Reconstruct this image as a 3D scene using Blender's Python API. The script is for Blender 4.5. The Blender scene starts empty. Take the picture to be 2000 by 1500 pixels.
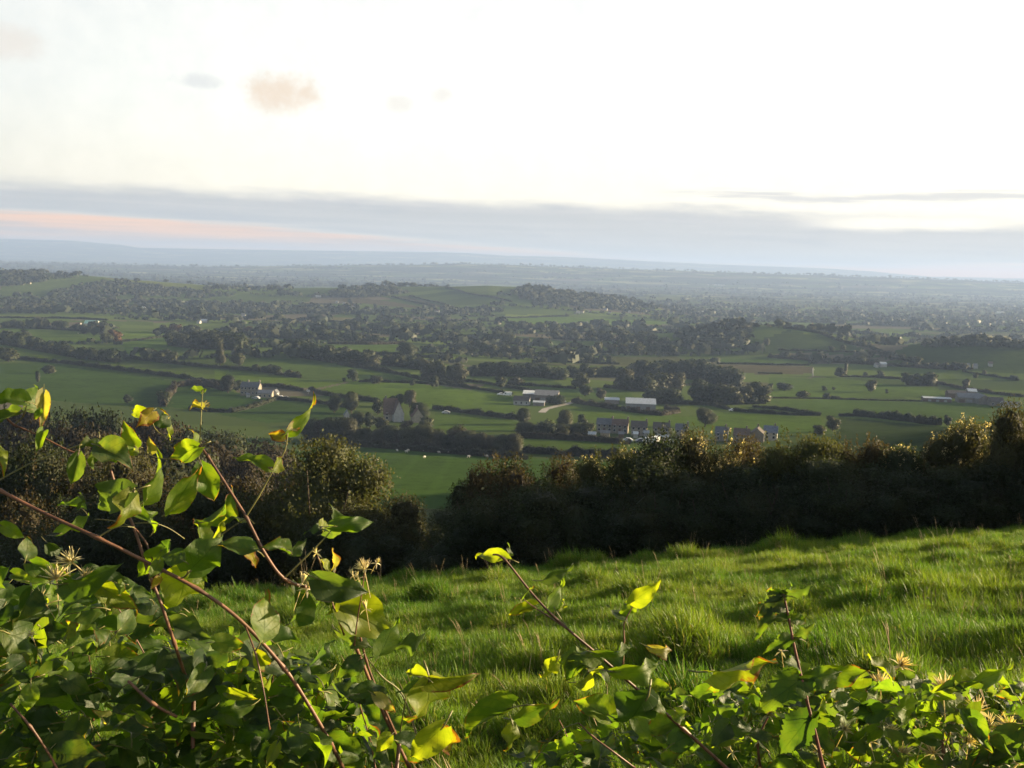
import bpy, bmesh, math, random
import numpy as np
from mathutils import Vector, Matrix, Euler

# ------------------------------------------------------------------ camera, sky, sun, exposure
scene = bpy.context.scene
COL = scene.collection
EYE = 120.0
FPX = 2000.0
PITCH = math.atan(235.0 / FPX)
ROLL = math.radians(1.72)
FW = np.array([0, math.cos(PITCH), -math.sin(PITCH)])
R0 = np.array([1.0, 0, 0]); U0 = np.array([0, math.sin(PITCH), math.cos(PITCH)])
RT = R0 * math.cos(ROLL) + U0 * math.sin(ROLL)
UP = U0 * math.cos(ROLL) - R0 * math.sin(ROLL)
cam_data = bpy.data.cameras.new('camera')
cam_data.sensor_width = 36.0; cam_data.lens = 36.0
cam_data.clip_start = 0.05; cam_data.clip_end = 90000.0
cam_data.dof.use_dof = True; cam_data.dof.focus_distance = 2.6; cam_data.dof.aperture_fstop = 20.0
cam = bpy.data.objects.new('camera', cam_data); COL.objects.link(cam)
cam.matrix_world = Matrix(((RT[0], UP[0], -FW[0], 0), (RT[1], UP[1], -FW[1], 0), (RT[2], UP[2], -FW[2], EYE), (0, 0, 0, 1)))
scene.camera = cam

SUN_AZ = math.radians(76.0)      # clockwise from the view direction (+Y)
SUN_EL = math.radians(10.5)
sun_data = bpy.data.lights.new('sun', 'SUN')
sun_data.energy = 5.0; sun_data.angle = math.radians(0.6); sun_data.color = (1.0, 0.79, 0.48)
sun = bpy.data.objects.new('sun', sun_data); COL.objects.link(sun)
sdir = Vector((math.sin(SUN_AZ) * math.cos(SUN_EL), math.cos(SUN_AZ) * math.cos(SUN_EL), math.sin(SUN_EL)))
sun.rotation_euler = sdir.to_track_quat('Z', 'Y').to_euler()

scene.view_settings.view_transform = 'Standard'
scene.view_settings.look = 'None'
scene.view_settings.exposure = 2.0
scene.view_settings.gamma = 1.0
scene.view_settings.use_curve_mapping = False
cy = scene.cycles
cy.max_bounces = 6; cy.diffuse_bounces = 2; cy.glossy_bounces = 2; cy.transmission_bounces = 4
cy.volume_bounces = 1; cy.transparent_max_bounces = 8
cy.use_denoising = True; cy.use_adaptive_sampling = True; cy.adaptive_threshold = 0.015
cy.caustics_reflective = False; cy.caustics_refractive = False

class NT:
    """small node-building helper"""
    def __init__(self, tree):
        self.t = tree; self.n = tree.nodes; self.l = tree.links
    def new(self, kind, **kw):
        nd = self.n.new(kind)
        for k, v in kw.items():
            setattr(nd, k, v)
        return nd
    def put(self, sock, v):
        if hasattr(v, 'is_output') or isinstance(v, bpy.types.NodeSocket):
            self.l.new(v, sock)
        else:
            sock.default_value = v
    def math(self, op, a, b=None, c=None, clamp=False):
        nd = self.n.new('ShaderNodeMath'); nd.operation = op; nd.use_clamp = clamp
        self.put(nd.inputs[0], a)
        if b is not None: self.put(nd.inputs[1], b)
        if c is not None: self.put(nd.inputs[2], c)
        return nd.outputs[0]
    def smooth(self, v, a, b, lo=0.0, hi=1.0):
        nd = self.n.new('ShaderNodeMapRange'); nd.interpolation_type = 'SMOOTHSTEP'
        self.put(nd.inputs[0], v)
        for i, x in enumerate((a, b, lo, hi)):
            self.put(nd.inputs[i + 1], x)
        return nd.outputs[0]
    def mix(self, f, a, b, mode='MIX'):
        nd = self.n.new('ShaderNodeMix'); nd.data_type = 'RGBA'; nd.blend_type = mode
        self.put(nd.inputs[0], f)
        self.put(nd.inputs[6], a if not isinstance(a, tuple) else (*a, 1.0)[:4])
        self.put(nd.inputs[7], b if not isinstance(b, tuple) else (*b, 1.0)[:4])
        return nd.outputs[2]
    def noise(self, vec, scale, detail=3.0, rough=0.55, dims='3D'):
        nd = self.n.new('ShaderNodeTexNoise'); nd.noise_dimensions = dims
        if vec is not None: self.put(nd.inputs['Vector'], vec)
        nd.inputs['Scale'].default_value = scale; nd.inputs['Detail'].default_value = detail
        nd.inputs['Roughness'].default_value = rough
        return nd.outputs[0]
    def curve(self, v, pts):
        """piecewise-linear function of v through pts (x, y)"""
        out = None
        x0, y0 = pts[0]
        acc = y0
        for (xa, ya), (xb, yb) in zip(pts[:-1], pts[1:]):
            nd = self.n.new('ShaderNodeMapRange'); nd.clamp = True
            self.put(nd.inputs[0], v)
            for i, x in enumerate((xa, xb, 0.0, yb - ya)):
                nd.inputs[i + 1].default_value = x
            out = nd.outputs[0] if out is None else self.math('ADD', out, nd.outputs[0])
        return self.math('ADD', out, acc)

world = bpy.data.worlds.new('World'); scene.world = world; world.use_nodes = True
W = NT(world.node_tree); W.n.clear()
sky = W.new('ShaderNodeTexSky', sky_type='NISHITA', sun_disc=False)
sky.sun_elevation = SUN_EL; sky.sun_rotation = SUN_AZ
sky.altitude = 150; sky.air_density = 1.0; sky.dust_density = 2.0; sky.ozone_density = 1.0
SKY_STRENGTH = 0.05
tc = W.new('ShaderNodeTexCoord'); dirv = tc.outputs['Generated']
sep = W.new('ShaderNodeSeparateXYZ'); W.put(sep.inputs[0], dirv)
el = W.math('MULTIPLY', W.math('ARCSINE', sep.outputs[2]), 57.2958)
az = W.math('MULTIPLY', W.math('ARCTAN2', sep.outputs[0], sep.outputs[1]), 57.2958)
# sky coordinates in degrees, stretched along the horizon for the streaks
cmb = W.new('ShaderNodeCombineXYZ'); W.put(cmb.inputs[0], W.math('MULTIPLY', az, 0.16)); W.put(cmb.inputs[1], el)
nA = W.noise(cmb.outputs[0], 0.9, 5.0, 0.6)
nAs = W.math('SUBTRACT', nA, 0.5)
cmb2 = W.new('ShaderNodeCombineXYZ'); W.put(cmb2.inputs[0], W.math('MULTIPLY', az, 0.07)); W.put(cmb2.inputs[1], W.math('MULTIPLY', el, 2.2))
nB = W.noise(cmb2.outputs[0], 1.0, 4.0, 0.6)
cmb3 = W.new('ShaderNodeCombineXYZ'); W.put(cmb3.inputs[0], az); W.put(cmb3.inputs[1], el)
nC = W.noise(cmb3.outputs[0], 0.55, 6.0, 0.62)
nD = W.noise(cmb3.outputs[0], 1.7, 6.0, 0.65)
top_edge = W.math('ADD', W.curve(az, [(-60, 3.3), (-26, 3.4), (-10, 3.45), (6, 3.4), (14, 3.25), (26, 3.0), (60, 2.9)]), W.math('MULTIPLY', nAs, 1.5))
low_edge = W.math('ADD', W.curve(az, [(-60, 2.1), (-26, 1.85), (-14, 1.6), (-6, 1.15), (1, 0.75), (8, 0.35), (15, 0.25), (22, 0.55), (60, 0.6)]), W.math('MULTIPLY', W.math('SUBTRACT', nB, 0.5), 0.9))
above_low = W.smooth(W.math('SUBTRACT', el, low_edge), -0.22, 0.3)
below_top = W.smooth(W.math('SUBTRACT', el, top_edge), 0.35, -0.6)
bank = W.math('MULTIPLY', above_low, below_top)
skyc = W.mix(1.0, sky.outputs[0], (SKY_STRENGTH,) * 3, 'MULTIPLY')
# thin high veil that whitens the sky above the bank (bright altostratus haze lit by the low sun)
veil = W.math('MULTIPLY', W.smooth(el, 55.0, 2.0, 0.05, 0.75), W.math('ADD', 0.8, W.math('MULTIPLY', nC, 0.4)))
dt = W.new('ShaderNodeVectorMath', operation='DOT_PRODUCT'); W.put(dt.inputs[0], dirv); dt.inputs[1].default_value = sdir
sunside = W.smooth(dt.outputs['Value'], -1.0, 0.15)
veil_col = W.mix(sunside, (0.05, 0.066, 0.085), (0.355, 0.345, 0.315))
veil_col = W.mix(W.smooth(el, 9.0, 3.0), veil_col, W.mix(1.0, veil_col, (1.05, 1.0, 0.93), 'MULTIPLY'))
c1 = W.mix(veil, skyc, veil_col)
# loose streaks over the bank, to the right
str_el = W.math('ABSOLUTE', W.math('SUBTRACT', el, W.math('ADD', 4.05, W.math('MULTIPLY', nAs, 1.3))))
streak = W.math('MULTIPLY', W.smooth(str_el, 0.34, 0.05), W.math('MULTIPLY', W.smooth(az, 6.0, 11.0), W.smooth(nB, 0.36, 0.52)))
c1 = W.mix(W.math('MULTIPLY', streak, 0.9), c1, (0.205, 0.20, 0.19))
# clear gap below the bank, glowing pink
gap = W.math('MULTIPLY', W.smooth(W.math('SUBTRACT', el, low_edge), 0.25, -0.2), W.smooth(el, -1.0, 0.0))
pink = W.mix(W.smooth(nB, 0.36, 0.62), (0.190, 0.155, 0.138), (0.31, 0.185, 0.115))
pink = W.mix(W.smooth(az, 12.0, 24.0), pink, (0.52, 0.22, 0.10))
c1 = W.mix(gap, c1, pink)
bank_col = W.mix(W.smooth(az, -26.0, 30.0), (0.140, 0.148, 0.152), (0.165, 0.164, 0.157))
bank_col = W.mix(W.math('MULTIPLY', nC, 0.35), bank_col, (0.19, 0.178, 0.168))
bank_col = W.mix(W.math('MULTIPLY', W.smooth(nB, 0.35, 0.7), 0.45), bank_col, (0.205, 0.198, 0.19))
bank_col = W.mix(W.math('MULTIPLY', W.smooth(nA, 0.5, 0.75), 0.4), bank_col, (0.115, 0.125, 0.14))
# a bright window in the bank on the right
win = W.math('MULTIPLY', W.math('MULTIPLY', W.smooth(az, 14.0, 19.0), W.smooth(az, 27.5, 23.0)), W.smooth(W.math('ABSOLUTE', W.math('SUBTRACT', el, W.math('ADD', 2.65, W.math('MULTIPLY', nAs, 1.0)))), 0.5, 0.1))
c1 = W.mix(W.math('MULTIPLY', bank, W.math('SUBTRACT', 1.0, win)), c1, bank_col)
# the small fair-weather clouds at upper left: (azimuth, elevation, half width, half height, strength)
for ca, ce, wa, we, st, colr in ((-12.75, 8.55, 2.6, 1.2, 0.9, (0.24, 0.20, 0.158)), (-17.0, 8.9, 1.5, 0.45, 0.5, (0.175, 0.18, 0.185)),
                                 (-26.0, 9.9, 2.0, 1.0, 0.5, (0.225, 0.20, 0.175)), (-6.6, 8.4, 1.0, 0.5, 0.45, (0.22, 0.20, 0.18)),
                                 (-4.3, 8.9, 0.7, 0.5, 0.45, (0.22, 0.20, 0.18)),
                                 (-40.0, 12.0, 4.0, 1.5, 0.5, (0.25, 0.21, 0.18)), (44.0, 14.0, 4.0, 1.3, 0.5, (0.3, 0.25, 0.2))):
    dx = W.math('DIVIDE', W.math('SUBTRACT', az, ca), wa); dy = W.math('DIVIDE', W.math('SUBTRACT', el, ce), we)
    d = W.math('ADD', W.math('MULTIPLY', dx, dx), W.math('MULTIPLY', dy, dy))
    d = W.math('ADD', d, W.math('ADD', W.math('MULTIPLY', W.math('SUBTRACT', nC, 0.5), 1.3), W.math('MULTIPLY', W.math('SUBTRACT', nD, 0.5), 1.5)))
    c1 = W.mix(W.math('MULTIPLY', W.smooth(d, 1.15, -0.1), st), c1, colr)
bg = W.new('ShaderNodeBackground'); W.put(bg.inputs[0], c1); bg.inputs[1].default_value = 1.0
wo = W.new('ShaderNodeOutputWorld'); W.l.new(bg.outputs[0], wo.inputs[0])

# ------------------------------------------------------------------ helpers
def tag(o, label=None, cat=None, group=None, kind=None):
    if label: o['label'] = label
    if cat: o['category'] = cat
    if group: o['group'] = group
    if kind: o['kind'] = kind
    return o

def link(name, data, parent=None):
    o = bpy.data.objects.new(name, data); COL.objects.link(o)
    if parent is not None: o.parent = parent
    return o

def empty(name, loc=(0, 0, 0), rz=0.0):
    o = bpy.data.objects.new(name, None); COL.objects.link(o)
    o.location = loc; o.rotation_euler = (0, 0, rz); o.empty_display_size = 0.2
    return o

def mesh_np(name, V, F, mat=None, smooth=False, normals=None):
    """V (n,3); F (m,k) one polygon size"""
    V = np.asarray(V, dtype=np.float32); F = np.asarray(F, dtype=np.int32)
    me = bpy.data.meshes.new(name)
    me.vertices.add(len(V)); me.vertices.foreach_set('co', V.ravel())
    k = F.shape[1]
    me.loops.add(F.size); me.loops.foreach_set('vertex_index', F.ravel())
    me.polygons.add(len(F)); me.polygons.foreach_set('loop_start', np.arange(0, F.size, k, dtype=np.int32))
    me.polygons.foreach_set('loop_total', np.full(len(F), k, dtype=np.int32))
    if smooth: me.polygons.foreach_set('use_smooth', np.ones(len(F), dtype=bool))
    if mat: me.materials.append(mat)
    me.update(calc_edges=True); me.validate()
    if normals is not None: me.normals_split_custom_set_from_vertices(np.asarray(normals, dtype=np.float32))
    return me

class MB:
    """collects simple solids into one mesh"""
    def __init__(self): self.v = []; self.f = []
    def add(self, V, F):
        b = len(self.v); self.v.extend([tuple(p) for p in V]); self.f.extend([tuple(i + b for i in q) for q in F])
    def box(self, x0, x1, y0, y1, z0, z1):
        self.add([(x0, y0, z0), (x1, y0, z0), (x1, y1, z0), (x0, y1, z0), (x0, y0, z1), (x1, y0, z1), (x1, y1, z1), (x0, y1, z1)],
                 [(3, 2, 1, 0), (4, 5, 6, 7), (0, 1, 5, 4), (1, 2, 6, 5), (2, 3, 7, 6), (3, 0, 4, 7)])
    def prism(self, prof, x0, x1):
        """closed (y,z) profile extruded along x"""
        n = len(prof)
        V = [(x0, y, z) for y, z in prof] + [(x1, y, z) for y, z in prof]
        F = [tuple(range(n - 1, -1, -1)), tuple(range(n, 2 * n))] + [(i, (i + 1) % n, n + (i + 1) % n, n + i) for i in range(n)]
        self.add(V, F)
    def tube(self, pts, rad, n=6):
        pts = [Vector(p) for p in pts]
        if not hasattr(rad, '__len__'): rad = [rad] * len(pts)
        V = []; F = []
        prev = None
        for i, p in enumerate(pts):
            d = (pts[min(i + 1, len(pts) - 1)] - pts[max(i - 1, 0)]).normalized()
            a = d.orthogonal().normalized() if prev is None else (prev - d * prev.dot(d)).normalized()
            prev = a; b = d.cross(a)
            for k in range(n):
                t = 2 * math.pi * k / n
                V.append(p + (a * math.cos(t) + b * math.sin(t)) * rad[i])
        for i in range(len(pts) - 1):
            for k in range(n):
                F.append((i * n + k, i * n + (k + 1) % n, (i + 1) * n + (k + 1) % n, (i + 1) * n + k))
        F.append(tuple(range(n - 1, -1, -1))); F.append(tuple((len(pts) - 1) * n + k for k in range(n)))
        self.add(V, F)
    def mesh(self, name, mat=None, smooth=False):
        me = bpy.data.meshes.new(name); me.from_pydata(self.v, [], self.f)
        if mat: me.materials.append(mat)
        if smooth:
            for p in me.polygons: p.use_smooth = True
        me.update()
        return me

def rays(px, py):
    px = np.asarray(px, float); py = np.asarray(py, float)
    return FW + (px[..., None] - 1000) / FPX * RT - (py[..., None] - 750) / FPX * UP

def at(px, py, dist):
    """point on the sight line of a photo pixel at a distance (measured along the view axis)"""
    d = rays(np.array(px), np.array(py))
    return Vector((d * dist)[:3].tolist()) + Vector((0, 0, EYE))

def project(P):
    P = np.asarray(P, float) - np.array([0, 0, EYE])
    w = P @ FW
    return 1000 + FPX * (P @ RT) / w, 750 - FPX * (P @ UP) / w

# ------------------------------------------------------------------ terrain
PROF = np.array([(-60, -0.6), (-8, -1.4), (0, -1.9), (20, -6.35), (24, -7.45), (30, -9.3), (40, -12.8), (60, -19.5), (100, -31.0), (150, -43.0),
                 (200, -52.0), (240, -57.0), (300, -62.5), (350, -66.5), (430, -71.8), (560, -78), (780, -82.5), (1250, -88), (1900, -95),
                 (3000, -105), (5000, -112), (9000, -118), (30000, -121)], float)
# smooth the profile: resample on a warped axis and blur
_wy = np.linspace(math.asinh(-60 / 20), math.asinh(30000 / 20), 1600)
_wz = np.interp(np.sinh(_wy) * 20, PROF[:, 0], PROF[:, 1])
_k = np.hanning(41); _k /= _k.sum()
_wz = np.convolve(np.pad(_wz, 20, mode='edge'), _k, mode='valid')
RIDGE1 = np.array([(-600, 46), (0, 42), (200, 50), (340, 60), (500, 63), (700, 56), (850, 50), (950, 43), (1050, 46), (1150, 58), (1250, 74), (1350, 92)], float)
RIDGE2 = np.array([(-900, -14), (-300, -16), (0, -18), (130, -19), (230, -14), (270, -9), (500, -12), (800, -17), (900, -18), (980, -15), (1090, -16), (1200, -14),
                   (1250, -12.5), (1400, -10), (1600, -9), (1690, -6), (1760, -1.5), (1800, 0.5), (2000, -1), (2200, -3), (2900, -4)], float)
RIDGE0 = np.array([(-900, 28), (0, 28), (400, 24), (800, 8), (900, 3), (1000, 3), (1300, 4), (1600, 5), (1800, 6), (2000, 7), (2900, 9)], float)

def bump2(x, y, s):
    return (np.sin(x / s * 2.1 + 1.3) * np.sin(y / s * 1.7 + 0.4) + 0.5 * np.sin(x / s * 4.3 + y / s * 2.9) + 0.4 * np.sin(-x / s * 3.1 + y / s * 5.3 + 2.0)) / 1.9

def height(x, y):
    x = np.asarray(x, float); y = np.asarray(y, float)
    z = np.interp(np.arcsinh(y / 20), _wy, _wz)
    z = z + 0.118 * np.clip(x, -70, 17) * np.interp(y, [-60, 60, 220], [1, 1, 0])
    far = np.interp(y, [150, 400, 1500], [0, 1, 3])
    z = z + far * 0.9 * bump2(x, y, 170.0)
    yy = np.maximum(y, 1.0); px = 1000 + 2000 * x / yy
    # ridge at two kilometres
    z0 = np.interp(np.arcsinh(2250 / 20), _wy, _wz)
    hz = np.maximum(-np.interp(px, RIDGE1[:, 0], RIDGE1[:, 1]) / FPX * 2250 - z0, 0)
    g = np.where(y < 2250, np.exp(-((y - 2250) / 330.0) ** 2), np.exp(-((y - 2250) / 500.0) ** 2))
    z = z + hz * g * (1 + 0.05 * bump2(x, y, 240.0))
    for cx, cyy, sx, sy, h in ((285, 1180, 85, 95, 23), (455, 960, 85, 62, 25), (350, 1120, 60, 60, 5)):
        z = z + h * np.exp(-((x - cx) / sx) ** 2 * 0.5 - ((y - cyy) / sy) ** 2 * 0.5)
    # unseen spur added beyond the right edge to shade the slope below the hedge
    z = z + 78.0 * np.exp(-((x - 262) / 72) ** 2 * 0.5 - ((y - 235) / 105) ** 2 * 0.5)
    # shoulder of the left-hand fields
    z = z + 6.0 * np.exp(-((x + 190) / 110) ** 2 - ((y - 820) / 110) ** 2)
    for rid, yc, s in ((RIDGE0, 7000.0, 900.0), (RIDGE2, 14500.0, 1500.0)):
        zb = np.interp(np.arcsinh(yc / 20), _wy, _wz)
        h = -np.interp(px, rid[:, 0], rid[:, 1]) / FPX * yc - zb
        z = z + h * np.exp(-((y - yc) / s) ** 2)
    return z + EYE

_my = np.concatenate([np.linspace(3, 60, 200), np.geomspace(60, 18000, 2600)[1:]])
def ground_at(px, py):
    """where the sight line of a photo pixel first meets the terrain"""
    d = rays(np.array(px), np.array(py))
    t = _my / d[1]
    X = d[0] * t; Y = _my; Z = EYE + d[2] * t
    H = height(X, Y)
    below = Z < H
    if not below.any(): i = len(Y) - 1
    else: i = max(int(np.argmax(below)), 1)
    a, b = t[i - 1], t[i]
    for _ in range(24):
        m = 0.5 * (a + b)
        if EYE + d[2] * m < height(d[0] * m, d[1] * m): b = m
        else: a = m
    p = d * b
    return Vector((p[0], p[1], float(height(p[0], p[1]))))

# ------------------------------------------------------------------ materials
def new_mat(name):
    m = bpy.data.materials.new(name); m.use_nodes = True
    n = NT(m.node_tree); n.n.clear()
    out = n.new('ShaderNodeOutputMaterial')
    return m, n, out

def simple_mat(name, col, rough=0.8, var=0.15, scale=1.5, spec=0.3, metallic=0.0):
    """plain painted / stone / metal surface with weathering"""
    m, n, out = new_mat(name)
    g = n.new('ShaderNodeTexCoord')
    f = n.noise(g.outputs['Object'], scale, 5.0, 0.6)
    c = n.mix(n.smooth(f, 0.3, 0.7), tuple(x * (1 - var) for x in col), tuple(min(x * (1 + var), 1) for x in col))
    p = n.new('ShaderNodeBsdfPrincipled'); n.put(p.inputs['Base Color'], c)
    p.inputs['Roughness'].default_value = rough; p.inputs['Metallic'].default_value = metallic
    p.inputs['Specular IOR Level'].default_value = spec
    n.l.new(p.outputs[0], out.inputs[0])
    return m

def leaf_mat(name, trans=0.35, rough=0.6, noise_scale=0.6, use_obj=True, col=(0.05, 0.06, 0.02), tint=(0.13, 0.10, 0.03), amount=0.5, spec=0.25, vary=0.7):
    """foliage: diffuse + translucent, colour from the object's own colour with patches of a second tone"""
    m, n, out = new_mat(name)
    oi = n.new('ShaderNodeObjectInfo'); geo = n.new('ShaderNodeNewGeometry')
    base = oi.outputs['Color'] if use_obj else None
    f = n.noise(geo.outputs['Position'], noise_scale, 3.0, 0.6)
    r = geo.outputs['Random Per Island']
    b = base if use_obj else (*col, 1.0)
    c = n.mix(n.math('MULTIPLY', n.smooth(f, 0.45, 0.7), amount), b, tint)
    hsv = n.new('ShaderNodeHueSaturation'); n.put(hsv.inputs['Color'], c)
    n.put(hsv.inputs['Value'], n.math('ADD', 1.0 - vary / 2, n.math('MULTIPLY', r, vary)))
    n.put(hsv.inputs['Hue'], n.math('ADD', 0.485, n.math('MULTIPLY', r, 0.03)))
    p = n.new('ShaderNodeBsdfPrincipled'); n.put(p.inputs['Base Color'], hsv.outputs[0])
    p.inputs['Roughness'].default_value = rough; p.inputs['Specular IOR Level'].default_value = spec
    t = n.new('ShaderNodeBsdfTranslucent')
    n.put(t.inputs[0], n.mix(1.0, hsv.outputs[0], (1.5, 1.45, 0.7), 'MULTIPLY'))
    mx = n.new('ShaderNodeMixShader'); mx.inputs[0].default_value = trans
    n.l.new(p.outputs[0], mx.inputs[1]); n.l.new(t.outputs[0], mx.inputs[2]); n.l.new(mx.outputs[0], out.inputs[0])
    return m

def field_mat(name, col, col2=None, row_dir=None, rough=0.95):
    """grass or stubble of a distant field: patches, mottling, faint tramlines"""
    m, n, out = new_mat(name)
    geo = n.new('ShaderNodeNewGeometry'); pos = geo.outputs['Position']
    col2 = col2 or tuple(c * 0.72 for c in col)
    f1 = n.noise(pos, 0.012, 4.0, 0.6); f2 = n.noise(pos, 0.15, 4.0, 0.65); f3 = n.noise(pos, 1.3, 2.0, 0.5)
    c = n.mix(n.smooth(f1, 0.35, 0.65), col, col2)
    c = n.mix(n.math('MULTIPLY', n.smooth(f2, 0.45, 0.7), 0.6), c, tuple(x * 0.6 for x in col2))
    c = n.mix(n.math('MULTIPLY', n.smooth(f3, 0.4, 0.7), 0.3), c, tuple(min(1, x * 1.35) for x in col))
    if row_dir is not None:
        sx = n.new('ShaderNodeSeparateXYZ'); n.put(sx.inputs[0], pos)
        w = n.math('ADD', n.math('MULTIPLY', sx.outputs[0], math.cos(row_dir)), n.math('MULTIPLY', sx.outputs[1], math.sin(row_dir)))
        s = n.math('SINE', n.math('MULTIPLY', w, 0.55))
        c = n.mix(n.math('MULTIPLY', n.smooth(s, 0.6, 1.0), 0.25), c, tuple(min(1, x * 1.3) for x in col))
    p = n.new('ShaderNodeBsdfPrincipled'); n.put(p.inputs['Base Color'], c)
    p.inputs['Roughness'].default_value = rough; p.inputs['Specular IOR Level'].default_value = 0.0
    n.l.new(p.outputs[0], out.inputs[0])
    return m

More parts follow.
